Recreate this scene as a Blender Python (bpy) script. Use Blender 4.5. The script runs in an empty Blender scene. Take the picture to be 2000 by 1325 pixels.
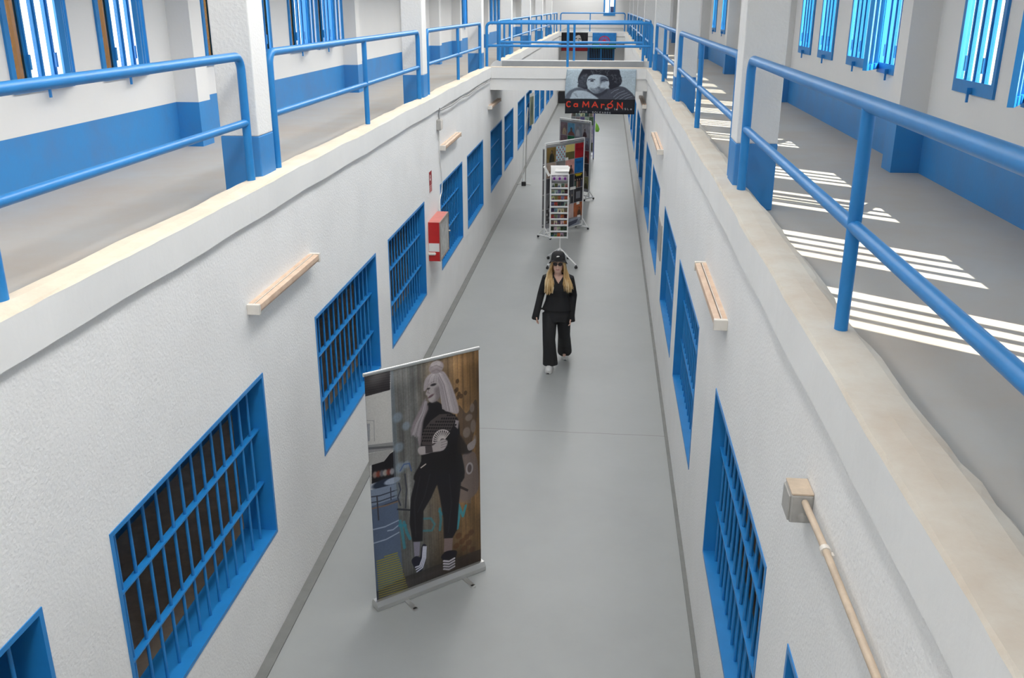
import bpy, bmesh, math, random
import numpy as np
from mathutils import Vector, Matrix
random.seed(7); rng = np.random.default_rng(7)
PI = math.pi
scene = bpy.context.scene
C = scene.collection

# ------------------------------------------------------------------ camera
F_PX, HC = 1810.95, 4.65
def set_camera():
    cx, cy = 1000.0, 662.5
    a = np.array([1189.48 - cx, 11.69 - cy, F_PX]); Y = a / np.linalg.norm(a)
    rx = -7.05; yy = -(F_PX * F_PX + a[0] * rx) / a[1]
    b = np.array([rx, yy, F_PX]); Z = -b / np.linalg.norm(b)
    X = np.cross(Y, Z)
    R = np.array([X, Y, Z])                       # world = R @ image axes
    r, d, f = R[:, 0], R[:, 1], R[:, 2]
    m = Matrix(((r[0], -d[0], -f[0], 0), (r[1], -d[1], -f[1], 0), (r[2], -d[2], -f[2], HC), (0, 0, 0, 1)))
    cam = bpy.data.cameras.new('camera'); cam.sensor_width = 36.0; cam.lens = F_PX * 36 / 2000
    cam.clip_start = 0.05; cam.clip_end = 500
    o = bpy.data.objects.new('camera', cam); o.matrix_world = m; C.objects.link(o)
    scene.camera = o
set_camera()

# ------------------------------------------------------------------ world, sun, daylight, exposure
w = bpy.data.worlds.new('world'); scene.world = w; w.use_nodes = True
bgn = w.node_tree.nodes['Background']; bgn.inputs[0].default_value = (0.80, 0.89, 1.0, 1); bgn.inputs[1].default_value = 5.0
sun = bpy.data.lights.new('sun', 'SUN'); sun.energy = 15.0; sun.angle = math.radians(0.5); sun.color = (1, 0.93, 0.82)
so = bpy.data.objects.new('sun', sun); C.objects.link(so)
SUN_DIR = Vector((-1, 0.733, -1.24 * math.tan(math.radians(43.5)))).normalized()
so.rotation_euler = SUN_DIR.to_track_quat('-Z', 'Y').to_euler(); so.location = (30, -20, 40)
# added area light for daylight of the unseen skylight, tilted to brighten the left
sky = bpy.data.lights.new('unseen_skylight_lamp', 'AREA'); sky.shape = 'RECTANGLE'; sky.size = 1.4; sky.size_y = 65
sky.energy = 2560; sky.color = (1.0, 0.985, 0.96)
sk = bpy.data.objects.new('unseen_skylight_lamp', sky); C.objects.link(sk)
sk.location = (-0.22, 24.3, 7.45); sk.rotation_euler = (0, math.radians(50), 0)
scene.view_settings.view_transform = 'Standard'; scene.view_settings.look = 'None'
scene.view_settings.exposure = 0.0; scene.view_settings.gamma = 1.0
scene.view_settings.use_curve_mapping = False
scene.cycles.max_bounces = 7; scene.cycles.diffuse_bounces = 5; scene.cycles.glossy_bounces = 3; scene.cycles.transparent_max_bounces = 10

# ------------------------------------------------------------------ materials
MATS = {}
def mat(name, col, rough=0.6, metal=0.0, noise=0.0, nscale=4.0, col2=None, bump=0.0, bscale=60.0, spec=0.5, stretch=None):
    if name in MATS: return MATS[name]
    m = bpy.data.materials.new(name); m.use_nodes = True; nt = m.node_tree; n = nt.nodes; l = nt.links
    p = n['Principled BSDF']; p.inputs['Roughness'].default_value = rough; p.inputs['Metallic'].default_value = metal
    p.inputs['Specular IOR Level'].default_value = spec
    p.inputs['Base Color'].default_value = (*col, 1)
    if noise > 0 or bump > 0:
        tc = n.new('ShaderNodeTexCoord'); mp = n.new('ShaderNodeMapping'); l.new(tc.outputs['Object'], mp.inputs[0])
        if stretch: mp.inputs['Scale'].default_value = stretch
    if noise > 0:
        tx = n.new('ShaderNodeTexNoise'); tx.inputs['Scale'].default_value = nscale; tx.inputs['Detail'].default_value = 6
        tx.inputs['Roughness'].default_value = 0.65
        l.new(mp.outputs[0], tx.inputs['Vector'])
        cr = n.new('ShaderNodeValToRGB'); c2 = col2 or tuple(x * (1 - noise) for x in col)
        cr.color_ramp.elements[0].position = 0.35; cr.color_ramp.elements[0].color = (*c2, 1)
        cr.color_ramp.elements[1].position = 0.62; cr.color_ramp.elements[1].color = (*col, 1)
        l.new(tx.outputs['Fac'], cr.inputs[0]); l.new(cr.outputs[0], p.inputs['Base Color'])
    if bump > 0:
        b = n.new('ShaderNodeBump'); b.inputs['Strength'].default_value = bump; b.inputs['Distance'].default_value = 0.01
        t2 = n.new('ShaderNodeTexNoise'); t2.inputs['Scale'].default_value = bscale; t2.inputs['Detail'].default_value = 3
        l.new(tc.outputs['Object'], t2.inputs['Vector']); l.new(t2.outputs['Fac'], b.inputs['Height']); l.new(b.outputs[0], p.inputs['Normal'])
    MATS[name] = m; return m
WHITE = mat('wall_stucco', (0.85, 0.85, 0.845), 0.85, noise=0.05, nscale=1.3, bump=0.4, bscale=55)
FASC = mat('fascia_paint', (0.80, 0.80, 0.79), 0.8, noise=0.04, nscale=2.0, bump=0.12, bscale=30)
UPW = mat('upper_wall_paint', (0.77, 0.77, 0.765), 0.8, noise=0.03, nscale=0.8, bump=0.1, bscale=40)
COLW = mat('column_plaster', (0.82, 0.82, 0.81), 0.85, noise=0.03, nscale=2, bump=0.45, bscale=50)
CREAM = mat('curb_top', (0.86, 0.755, 0.60), 0.85, noise=0.3, nscale=2.2, col2=(0.74, 0.64, 0.51), bump=0.3, bscale=25)
CREAM2 = mat('curb_top_worn_dimmed', (0.60, 0.565, 0.50), 0.85, noise=0.3, nscale=3.0, col2=(0.54, 0.47, 0.39), bump=0.3, bscale=25)  # right curb: real stains, base also darkened to stand in for weaker light
BLUE = mat('blue_gloss_paint', (0.018, 0.235, 0.61), 0.38, noise=0.12, nscale=3)
BLUED = mat('blue_dado_paint', (0.030, 0.245, 0.60), 0.5, noise=0.25, nscale=2.2, col2=(0.055, 0.225, 0.52), bump=0.1, bscale=30)
FLOOR = mat('grey_floor_paint', (0.335, 0.35, 0.348), 0.42, noise=0.08, nscale=0.7, bump=0.04, bscale=12)
FLOORG = mat('gallery_floor_paint', (0.50, 0.485, 0.455), 0.6, noise=0.3, nscale=0.9, col2=(0.49, 0.43, 0.365), bump=0.05, bscale=10)
SKIRT = mat('skirting_grey', (0.19, 0.195, 0.19), 0.6, noise=0.15, nscale=5)
CELLF = mat('cell_floor', (0.68, 0.55, 0.43), 0.9, noise=0.5, nscale=4.5, col2=(0.52, 0.42, 0.33))
CELLW = mat('cell_wall', (0.72, 0.66, 0.58), 0.9, noise=0.3, nscale=1.5)
SAND = mat('sandy_ground', (0.55, 0.44, 0.31), 0.95, noise=0.3, nscale=0.3)
EXTW = mat('sunlit_render', (0.80, 0.66, 0.46), 0.95, noise=0.12, nscale=0.5)
ALU = mat('brushed_aluminium', (0.62, 0.62, 0.61), 0.35, 0.8)
WMET = mat('white_metal', (0.78, 0.79, 0.79), 0.4, noise=0.05, nscale=6)
BLACK = mat('black_plastic', (0.02, 0.02, 0.022), 0.5)
GREYP = mat('grey_plastic', (0.42, 0.41, 0.39), 0.6, noise=0.1, nscale=20)
TANP = mat('aged_plastic', (0.62, 0.50, 0.38), 0.6, noise=0.2, nscale=12)
BATT = mat('aged_batten_cover', (0.72, 0.55, 0.42), 0.6, noise=0.25, nscale=7, col2=(0.60, 0.42, 0.30))
BATW = mat('batten_white', (0.78, 0.74, 0.68), 0.5, noise=0.1, nscale=9)
RED = mat('fire_red', (0.55, 0.022, 0.02), 0.4, noise=0.1, nscale=5)
PINKTOP = mat('faded_red_top', (0.62, 0.20, 0.17), 0.6, noise=0.15, nscale=6)
PAPER = mat('white_paper', (0.80, 0.80, 0.79), 0.7, noise=0.03, nscale=8)
CABLE = mat('grey_cable', (0.30, 0.30, 0.30), 0.6)
CABLEW = mat('white_cable', (0.74, 0.74, 0.73), 0.5)
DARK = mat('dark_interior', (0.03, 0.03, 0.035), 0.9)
GREYB = mat('bridge_grey_paint', (0.34, 0.35, 0.355), 0.6, noise=0.1, nscale=3)
BOARD = mat('grey_display_board', (0.30, 0.30, 0.32), 0.6, noise=0.2, nscale=6)
NAVY = mat('navy_metal', (0.025, 0.05, 0.22), 0.4)
GREEN = mat('bright_green_cloth', (0.24, 0.55, 0.06), 0.7)

def glass_mat(name, tint, gl=0.06):
    m = bpy.data.materials.new(name); m.use_nodes = True; nt = m.node_tree; n = nt.nodes; n.clear()
    o = n.new('ShaderNodeOutputMaterial'); t = n.new('ShaderNodeBsdfTransparent'); t.inputs[0].default_value = (*tint, 1)
    g = n.new('ShaderNodeBsdfGlossy'); g.inputs['Roughness'].default_value = 0.05
    x = n.new('ShaderNodeMixShader'); x.inputs[0].default_value = gl
    nt.links.new(t.outputs[0], x.inputs[1]); nt.links.new(g.outputs[0], x.inputs[2]); nt.links.new(x.outputs[0], o.inputs[0])
    return m
GLASS = glass_mat('window_glass', (0.93, 0.95, 0.94))
SMOKE = glass_mat('scratched_glass', (0.62, 0.62, 0.60), 0.12)

TINT = glass_mat('amber_glass', (0.28, 0.225, 0.15), 0.08)

def add_joint_line(m):
    """the hairline construction joint across the lower floor, and thin scuffs"""
    nt = m.node_tree; n = nt.nodes; l = nt.links; p = n['Principled BSDF']
    src = p.inputs['Base Color'].links[0].from_socket
    tc = n.new('ShaderNodeTexCoord'); sp = n.new('ShaderNodeSeparateXYZ'); l.new(tc.outputs['Object'], sp.inputs[0])
    ns = n.new('ShaderNodeTexNoise'); ns.inputs['Scale'].default_value = 3; l.new(tc.outputs['Object'], ns.inputs['Vector'])
    k = n.new('ShaderNodeMath'); k.operation = 'MULTIPLY_ADD'; l.new(ns.outputs['Fac'], k.inputs[0]); k.inputs[1].default_value = 0.03; l.new(sp.outputs['Y'], k.inputs[2])
    d = n.new('ShaderNodeMath'); d.operation = 'COMPARE'; l.new(k.outputs[0], d.inputs[0]); d.inputs[1].default_value = 9.78; d.inputs[2].default_value = 0.008
    ns2 = n.new('ShaderNodeTexNoise'); ns2.inputs['Scale'].default_value = 9; ns2.inputs['Detail'].default_value = 4; ns2.inputs['Roughness'].default_value = 0.8
    l.new(tc.outputs['Object'], ns2.inputs['Vector'])
    cr = n.new('ShaderNodeValToRGB'); cr.color_ramp.elements[0].position = 0.24; cr.color_ramp.elements[0].color = (1, 1, 1, 1)
    cr.color_ramp.elements[1].position = 0.30; cr.color_ramp.elements[1].color = (0, 0, 0, 1); l.new(ns2.outputs['Fac'], cr.inputs[0])
    ad = n.new('ShaderNodeMath'); ad.operation = 'MAXIMUM'; l.new(d.outputs[0], ad.inputs[0])
    sc = n.new('ShaderNodeMath'); sc.operation = 'MULTIPLY'; l.new(cr.outputs[0], sc.inputs[0]); sc.inputs[1].default_value = 0.35; l.new(sc.outputs[0], ad.inputs[1])
    s2 = n.new('ShaderNodeMath'); s2.operation = 'MULTIPLY'; l.new(ad.outputs[0], s2.inputs[0]); s2.inputs[1].default_value = 0.55
    mx = n.new('ShaderNodeMix'); mx.data_type = 'RGBA'; l.new(s2.outputs[0], mx.inputs[0]); l.new(src, mx.inputs[6]); mx.inputs[7].default_value = (0.16, 0.15, 0.14, 1)
    l.new(mx.outputs[2], p.inputs['Base Color'])
add_joint_line(FLOOR)

# ------------------------------------------------------------------ mesh helpers
class MB:
    """collects shapes into one mesh with several materials"""
    def __init__(s): s.v = []; s.f = []; s.mi = []; s.sm = []; s.mats = []
    def _m(s, m):
        if m not in s.mats: s.mats.append(m)
        return s.mats.index(m)
    def add(s, vs, fs, m, smooth=False):
        b = len(s.v); s.v += [tuple(v) for v in vs]; k = s._m(m)
        for f in fs: s.f.append(tuple(b + i for i in f)); s.mi.append(k); s.sm.append(smooth)
        return s
    def box(s, a, b, m, M=None):
        x0, y0, z0 = (min(a[i], b[i]) for i in range(3)); x1, y1, z1 = (max(a[i], b[i]) for i in range(3))
        vs = [Vector(p) for p in ((x0, y0, z0), (x1, y0, z0), (x1, y1, z0), (x0, y1, z0), (x0, y0, z1), (x1, y0, z1), (x1, y1, z1), (x0, y1, z1))]
        if M: vs = [M @ p for p in vs]
        return s.add(vs, [(0, 3, 2, 1), (4, 5, 6, 7), (0, 1, 5, 4), (1, 2, 6, 5), (2, 3, 7, 6), (3, 0, 4, 7)], m)
    def tube(s, path, r, m, n=12, caps=True):
        P = [Vector(p) for p in path]; rr = r if isinstance(r, (list, tuple)) else [r] * len(P)
        T = []
        for i in range(len(P)):
            t = (P[min(i + 1, len(P) - 1)] - P[max(i - 1, 0)]); T.append(t.normalized())
        ref = Vector((0, 0, 1)) if abs(T[0].z) < 0.9 else Vector((1, 0, 0))
        u = (ref - T[0] * ref.dot(T[0])).normalized(); vs = []
        for i, p in enumerate(P):
            u = (u - T[i] * u.dot(T[i])).normalized(); q = T[i].cross(u)
            ra, rb = rr[i] if isinstance(rr[i], (list, tuple)) else (rr[i], rr[i])
            for k in range(n):
                a = 2 * PI * k / n; vs.append(p + u * (ra * math.cos(a)) + q * (rb * math.sin(a)))
        fs = [(i * n + k, i * n + (k + 1) % n, (i + 1) * n + (k + 1) % n, (i + 1) * n + k) for i in range(len(P) - 1) for k in range(n)]
        s.add(vs, fs, m, True)
        if caps:
            s.add([vs[k] for k in range(n)], [tuple(reversed(range(n)))], m); s.add(vs[-n:], [tuple(range(n))], m)
        return s
    def rings(s, R, m, n=20, smooth=True, caps=True):
        """stacked horizontal ellipses: (x, y, z, rx, ry)"""
        vs = []
        for (x, y, z, rx, ry) in R:
            for k in range(n):
                a = 2 * PI * k / n; vs.append((x + rx * math.cos(a), y + ry * math.sin(a), z))
        fs = [(i * n + k, i * n + (k + 1) % n, (i + 1) * n + (k + 1) % n, (i + 1) * n + k) for i in range(len(R) - 1) for k in range(n)]
        if caps: fs += [tuple(reversed(range(n))), tuple(range((len(R) - 1) * n, len(R) * n))]
        return s.add(vs, fs, m, smooth)
    def prism(s, pts, a, b, m, axis='y'):
        """extrude a 2D polygon; axis y: pts are (x, z); axis x: pts are (y, z); axis z: pts are (x, y)"""
        def P(p, t): return {'y': (p[0], t, p[1]), 'x': (t, p[0], p[1]), 'z': (p[0], p[1], t)}[axis]
        n = len(pts); vs = [P(p, a) for p in pts] + [P(p, b) for p in pts]
        fs = [tuple(range(n)), tuple(range(2 * n - 1, n - 1, -1))] + [(i, i + n, (i + 1) % n + n, (i + 1) % n) for i in range(n)]
        return s.add(vs, fs, m)
    def mesh(s, name):
        me = bpy.data.meshes.new(name); me.from_pydata(s.v, [], s.f)
        for m in s.mats: me.materials.append(m)
        me.polygons.foreach_set('material_index', s.mi); me.polygons.foreach_set('use_smooth', s.sm)
        bm = bmesh.new(); bm.from_mesh(me); bmesh.ops.recalc_face_normals(bm, faces=bm.faces); bm.to_mesh(me); bm.free()
        me.update(); return me
    def build(s, name, parent=None, bevel=0): return link(name, s.mesh(name), parent, bevel)
def link(name, me, parent=None, bevel=0):
    o = bpy.data.objects.new(name, me); C.objects.link(o)
    if parent is not None: o.parent = parent
    if bevel:
        b = o.modifiers.new('bevel', 'BEVEL'); b.width = bevel; b.segments = 2; b.limit_method = 'ANGLE'
    return o
def tag(o, label, cat, group=None, kind=None):
    o['label'] = label; o['category'] = cat
    if group: o['group'] = group
    if kind: o['kind'] = kind
    return o
def thing(name, label, cat, loc=(0, 0, 0), rz=0, group=None, kind=None):
    o = bpy.data.objects.new(name, None); o.empty_display_size = 0.1; C.objects.link(o); o.location = loc; o.rotation_euler = (0, 0, rz)
    return tag(o, label, cat, group, kind)
def struct(o, label, cat): return tag(o, label, cat, None, 'structure')
def arc(cx, cz, r, a0, a1, n, f):
    return [f(cx + r * math.cos(a0 + (a1 - a0) * i / n), cz + r * math.sin(a0 + (a1 - a0) * i / n)) for i in range(n + 1)]
ORD = ['nearest', 'second nearest', 'third', 'fourth', 'fifth', 'sixth', 'seventh', 'eighth', 'ninth', 'tenth', 'eleventh', 'twelfth', 'thirteenth', 'fourteenth', 'fifteenth', 'sixteenth', 'seventeenth', 'eighteenth']
NTH = ['first', 'second', 'third', 'fourth', 'fifth', 'sixth', 'seventh', 'eighth', 'ninth', 'tenth']

# ------------------------------------------------------------------ layout (metres; corridor along +Y, lower floor z = 0)
XL, XR = -2.414, 0.838            # lower wall faces
WT = 0.25                         # lower wall thickness
ZF0, ZT, ZG = 3.25, 3.461, 3.295  # fascia underside, curb top, gallery floor
XLU, XRU = -4.30, 2.704           # gallery outer walls
Y0, YB0, YB1, YE, YEND = -8.0, 19.85, 22.2, 48.2, 57.0
ZC = 5.85
WZ0, WZ1, WW = 0.8176, 2.1415, 2.204
LW = [1.04 + 6.28 * k + d for k in range(8) for d in (0, 2.80)]
RW = [1.11 + 6.28 * k + d for k in range(8) for d in (0, 2.77)]
LW = [y for y in LW if y < 45]; RW = [y for y in RW if y < 45]

# ------------------------------------------------------------------ lower corridor shell
b = MB(); b.box((XL - 2.0, Y0, -0.2), (XR + 2.0, YE + 4, 0), FLOOR)
struct(b.build('floor'), 'grey painted floor of the lower corridor', 'floor')

def holed_wall(x0, x1, y0, y1, z0, z1, holes, m, mb=None):
    """wall slab with rectangular holes (ya, yb, za, zb), all holes sharing za, zb rows in order of y"""
    mb = mb or MB(); y = y0
    for (a, c, za, zb) in sorted(holes):
        mb.box((x0, y, z0), (x1, a, z1), m); mb.box((x0, a, z0), (x1, c, za), m); mb.box((x0, a, zb), (x1, c, z1), m); y = c
    mb.box((x0, y, z0), (x1, y1, z1), m); return mb
wl = holed_wall(XL - WT, XL, Y0, YE + 1.8, 0, ZF0, [(y, y + WW, WZ0, WZ1) for y in LW], WHITE).build('wall_left')
struct(wl, 'white stucco lower wall left of the corridor, pierced by barred windows', 'wall')
wr = holed_wall(XR, XR + WT, Y0, YE + 1.8, 0, ZF0, [(y, y + WW, WZ0, WZ1) for y in RW], WHITE).build('wall_right')
struct(wr, 'white stucco lower wall right of the corridor, pierced by barred windows', 'wall')
b = MB(); b.box((XL, Y0, 0.0), (XL + 0.085, YE + 1.8, 0.012), SKIRT); struct(b.build('baseboard_left'), 'dark grey strip along the foot of the left lower wall', 'baseboard')
b = MB(); b.box((XR - 0.035, Y0, 0.0), (XR, YE + 1.8, 0.012), SKIRT); struct(b.build('baseboard_right'), 'dark grey strip along the foot of the right lower wall', 'baseboard')

# rooms behind the barred windows
for s, xa, xb in (('left', XLU - 0.05, XL - WT), ('right', XR + WT, XRU + 0.05)):
    b = MB(); b.box((xa, Y0, 0.001), (xb, YE + 1.8, 0.006), CELLF)
    struct(b.build('floor_cells_' + s), 'brown dusty cell floor seen through the %s barred windows' % s, 'floor')
    xo = xa if s == 'left' else xb; sg = -1 if s == 'left' else 1
    b = MB(); b.box((xo, Y0, 0.006), (xo + sg * 0.15, YE + 1.8, 0.42), BLUED); b.box((xo, Y0, 0.42), (xo + sg * 0.15, YE + 1.8, 3.05), CELLW)
    struct(b.build('wall_cells_' + s), 'dim cell wall with blue painted base behind the %s barred windows' % s, 'wall')

# ------------------------------------------------------------------ lower barred windows
def barred_meshes():
    fd = WT + 0.006; t = 0.028
    f = MB()                                     # local: y along the wall 0..WW, z 0..H, x = 0 room face, negative into the wall
    H = WZ1 - WZ0
    f.box((-fd + 0.004, 0, 0), (0.005, WW, t), BLUE); f.box((-fd + 0.004, 0, H - t), (0.005, WW, H), BLUE)
    f.box((-fd + 0.004, 0, t), (0.005, t, H - t), BLUE); f.box((-fd + 0.004, WW - t, t), (0.005, WW, H - t), BLUE)
    bar = MB(); bar.tube([(0, 0, t), (0, 0, H - t)], 0.0105, BLUE, 8, False)
    cb = MB(); cb.box((-0.022, t, -0.006), (0.022, WW - t, 0.006), BLUE)
    return f.mesh('window_frame'), bar.mesh('bar'), cb.mesh('crossbar')
FM, BM_, CM = barred_meshes(); WN = [0]
def lower_window(x, y, side, k):
    WN[0] += 1
    e = thing('window_%d' % WN[0], 'blue barred window low in the %s wall, %s from the camera' % (side, ORD[k]), 'window', (x, y, WZ0), 0, 'barred windows of the %s lower wall' % side, 'structure')
    sg = 1 if side == 'left' else -1
    o = link('window_frame', FM, e); o.scale = (sg, 1, 1)
    nb = 13
    for i in range(nb):
        o = link('bar', BM_, e); o.location = (-sg * 0.075, WW * (i + 1) / (nb + 1), 0)
    for z in (0.44, 0.88):
        o = link('crossbar', CM, e); o.location = (-sg * 0.075, 0, z)
for k, y in enumerate(LW): lower_window(XL, y, 'left', k)
for k, y in enumerate(RW): lower_window(XR, y, 'right', k)

# ------------------------------------------------------------------ curbs with fascia
def curb(name, x_in, sg, ya, yb, label):
    """sg = +1: right side (gallery towards +x)"""
    prof = [(0.0, ZF0, 0), (0.0, ZT - 0.012, 0), (0.012, ZT, 1), (0.10, ZT + 0.004, 1), (0.18, ZT - 0.002, 1), (0.215, ZT - 0.02, 1), (0.26, ZT - 0.07, 1), (0.30, ZT - 0.13, 1), (0.325, ZG, 1), (0.325, ZG - 0.05, 1), (0.28, ZF0 - 0.0, 0)]
    n = max(2, int((yb - ya) / 0.12)); m = len(prof); mb = MB(); vs = []
    ph = rng.uniform(0, 10, 6)
    for i in range(n + 1):
        y = ya + (yb - ya) * i / n
        for j, (dx, z, _) in enumerate(prof):
            wob = 0.004 * math.sin(2.3 * y + ph[0] + j) + 0.004 * math.sin(5.1 * y + ph[1]) + rng.normal(0, 0.0018)
            wz = 0.004 * math.sin(1.7 * y + ph[2]) + 0.003 * math.sin(4.3 * y + ph[3] + j) + rng.normal(0, 0.0012)
            if j in (0, m - 1): wob *= 0.3
            if 5 <= j <= 7: wob *= 2.5
            if j >= 8: wob = wz = 0
            vs.append((x_in + sg * (dx + wob * 0.8), y, z + wz))
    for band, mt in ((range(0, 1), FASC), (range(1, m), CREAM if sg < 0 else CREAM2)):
        fs = []
        for i in range(n):
            for j in band:
                k = (j + 1) % m; fs.append((i * m + j, (i + 1) * m + j, (i + 1) * m + k, i * m + k))
        mb.add(vs, fs, mt)
    mb.add(vs[:m], [tuple(range(m))], FASC); mb.add(vs[-m:], [tuple(range(m))], FASC)
    o = mb.build(name); struct(o, label, 'curb'); return o
XCL, XCR = XL + 0.03, XR - 0.03
curb('trim_1', XCL, -1, Y0, YB0, 'long cream-topped curb edging the left gallery up to the footbridge')
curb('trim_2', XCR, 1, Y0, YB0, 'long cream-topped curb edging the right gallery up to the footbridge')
curb('trim_3', XCL, -1, YB1 + 0.01, YE, 'cream-topped curb edging the left gallery beyond the footbridge')
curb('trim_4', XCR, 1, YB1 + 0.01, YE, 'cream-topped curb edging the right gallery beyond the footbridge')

# ------------------------------------------------------------------ gallery floors, outer walls, ceilings
b = MB(); b.box((XLU - 0.05, Y0, 3.05), (XCL - 0.32, YEND, ZG), FLOORG); b.box((XCL - 0.32, Y0, 3.05), (XL - WT + 0.24, YEND, ZF0 - 0.002), FLOORG)
struct(b.build('floor_gallery_left'), 'dusty grey floor of the left upper gallery', 'floor')
b = MB(); b.box((XCR + 0.32, Y0, 3.05), (XRU + 0.05, YEND, ZG), FLOORG); b.box((XR + 0.01, Y0, 3.05), (XCR + 0.32, YEND, ZF0 - 0.002), FLOORG)
struct(b.build('floor_gallery_right'), 'grey floor of the right upper gallery crossed by sun stripes', 'floor')

UZ0, UZ1, UW = 4.035, 5.27, 0.81
OFFS = (0.82, 2.11, 3.65, 4.94)
LP = [2.92, 9.21, 15.5, 20.0, 23.37, 26.75, 33.05, 39.3, 45.6]
RP = [2.02, 8.32, 14.60, 20.68, 26.6, 32.6, 38.4, 44.5]
LUW = [p + o for p in (2.92, 9.21) for o in OFFS] + [28.5, 29.8, 34.2, 35.4, 36.6, 37.8]
LUW = [y for y in LUW if y > 5.0]
RUW = [p + o for p in (2.02, 8.32, 14.60) for o in OFFS] + [23.0, 25.0, 26.9 + 0.5]
RUW = [y for y in RUW if y > 2.5]
ZD = 3.735
def upper_wall(name, x0, x1, wins, label, pil, sg):
    holes = [(y, y + UW, UZ0, UZ1) for y in wins]
    mb = MB(); mb.box((x0, Y0, ZG), (x1, YEND, ZD), BLUED)
    holed_wall(x0, x1, Y0, YEND, ZD, ZC, holes, UPW, mb)
    o = struct(mb.build(name), label, 'wall')
    xi = x1 if sg < 0 else x0
    for i, y in enumerate(pil):
        p = MB(); xa = xi; xb = xi - sg * 0.235
        p.box((xa, y, ZG), (xb, y + 0.28, ZD), BLUED); p.box((xa, y, ZD), (xb, y + 0.28, ZC), UPW)
        p.build('pilaster', o)
    return o
upper_wall('wall_gallery_left', XLU - 0.10, XLU, LUW, 'white outer wall of the left gallery with a blue painted base', LP, -1)
upper_wall('wall_gallery_right', XRU, XRU + 0.10, RUW, 'white outer wall of the right gallery with a blue painted base', RP, 1)
# outer walls of the ground storey
for s, x0, x1 in (('left', XLU - 0.45, XLU - 0.21), ('right', XRU + 0.21, XRU + 0.45)):
    b = MB(); b.box((x0, Y0, -0.2), (x1, YEND, 3.0), EXTW); struct(b.build('wall_outside_' + s), 'rendered outer face of the %s ground storey' % s, 'wall')
b = MB(); b.box((XLU - 0.10, Y0, ZC), (-2.45, YEND, ZC + 0.15), UPW); struct(b.build('ceiling_left'), 'white ceiling over the left gallery', 'ceiling')
b = MB(); b.box((0.36, Y0, ZC), (XRU + 0.10, YEND, ZC + 0.15), UPW); struct(b.build('ceiling_right'), 'white ceiling over the right gallery, edge carried inward to shade the curb', 'ceiling')  # unseen overhang past the gallery, shaped to keep light off the right curb
FROST = mat('frosted_roof_glass', (0.8, 0.82, 0.82), 0.6)
b = MB(); b.prism([(-0.66, 8.1), (-0.62, 8.1), (0.32, 6.80), (0.28, 6.80)], Y0, YEND, FROST); struct(b.build('ceiling_skylight'), 'sloping frosted glazing of the unseen roof lantern above the corridor', 'skylight')  # unseen lantern, slope shaped to match light falling towards the left
b = MB(); b.box((-2.55, Y0, ZC + 0.15), (-2.45, YEND, 8.1), UPW); b.box((-2.55, Y0, 8.1), (-0.46, YEND, 8.2), UPW); b.box((0.28, Y0, ZC), (0.36, YEND, 6.8), UPW); struct(b.build('wall_skylight'), 'upstand below the skylight', 'wall')  # unseen; right upstand set inward with the ceiling edge to block light
b = MB(); b.box((XLU - 0.1, Y0 - 0.2, 0), (XRU + 0.1, Y0, 8.2), UPW); struct(b.build('wall_back'), 'white wall closing the corridor behind the camera', 'wall')

# ------------------------------------------------------------------ outside
b = MB(); b.box((-60, -40, -0.6), (60, 110, -0.4), SAND); struct(b.build('ground'), 'sandy ground outside the building', 'ground')
def outside_building(name, x0, x1, label):
    t = thing(name, label, 'building', ((x0 + x1) / 2, 40, -0.4))
    L = (x1 - x0) / 2
    m = MB(); m.box((-L, -5, 0), (L, 5, 11), EXTW); m.build('facade', t)
    m = MB(); m.box((-L - 0.3, -5.4, 11), (L + 0.3, 5.3, 11.3), CREAM); m.build('roof_edge', t)
outside_building('cell_block', -46, -8.5, 'sunlit cream building glimpsed through the left gallery windows')
outside_building('cell_block', 6.5, 44, 'sunlit cream building glimpsed through the right gallery windows')

# ------------------------------------------------------------------ gallery windows
def upper_meshes():
    d0, d1 = -0.02, 0.035; H = UZ1 - UZ0; t = 0.055    # local x: negative = into the room, positive = outwards
    f = MB(); f.box((d0, 0, 0), (d1, UW, 0.095), BLUE); f.box((d0, 0, H - t), (d1, UW, H), BLUE)
    f.box((d0, 0, 0.095), (d1, t, H - t), BLUE); f.box((d0, UW - t, 0.095), (d1, UW, H - t), BLUE)
    mu = MB(); mu.box((-0.012, -0.025, 0.095), (0.018, 0.025, H - t), BLUE); mu.box((-0.022, -0.008, 0.095), (-0.012, 0.008, H - t), BLUE)
    pn = MB(); pw = (UW - 2 * t) / 4 - 0.050; pn.box((0.0, 0, 0.095), (0.004, pw, H - t), GLASS)
    la = MB(); la.box((-0.055, -0.014, 0.005), (-0.02, 0.014, 0.05), BLUE); la.box((-0.05, -0.009, -0.055), (-0.034, 0.009, 0.02), BLUE)
    ke = MB(); ke.box((-0.035, -0.012, 0.16), (-0.02, 0.012, 0.27), BLUE)
    W2 = 0.40                                            # hinged sash; local y from hinge 0 to -W2
    sa = MB(); sa.box((-0.02, -W2, 0.03), (0.02, 0, 0.085), BLUE); sa.box((-0.02, -W2, H - 0.09), (0.02, 0, H - 0.04), BLUE)
    sa.box((-0.02, -0.045, 0.085), (0.02, 0, H - 0.09), BLUE); sa.box((-0.02, -W2, 0.085), (0.02, -W2 + 0.045, H - 0.09), BLUE); sa.box((-0.016, -W2 / 2 - 0.02, 0.085), (0.016, -W2 / 2 + 0.02, H - 0.09), BLUE)
    sp = MB(); sp.box((-0.002, -W2 + 0.04, 0.08), (0.002, -0.04, H - 0.085), GLASS)
    return [x.mesh(n) for x, n in ((f, 'window_frame'), (mu, 'mullion'), (pn, 'pane'), (la, 'latch'), (ke, 'keep'), (sa, 'sash'), (sp, 'sash_pane'))]
UM = upper_meshes()
TPM = UM[2].copy(); TPM.materials.clear(); TPM.materials.append(TINT); TPM.name = 'pane'
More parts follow.
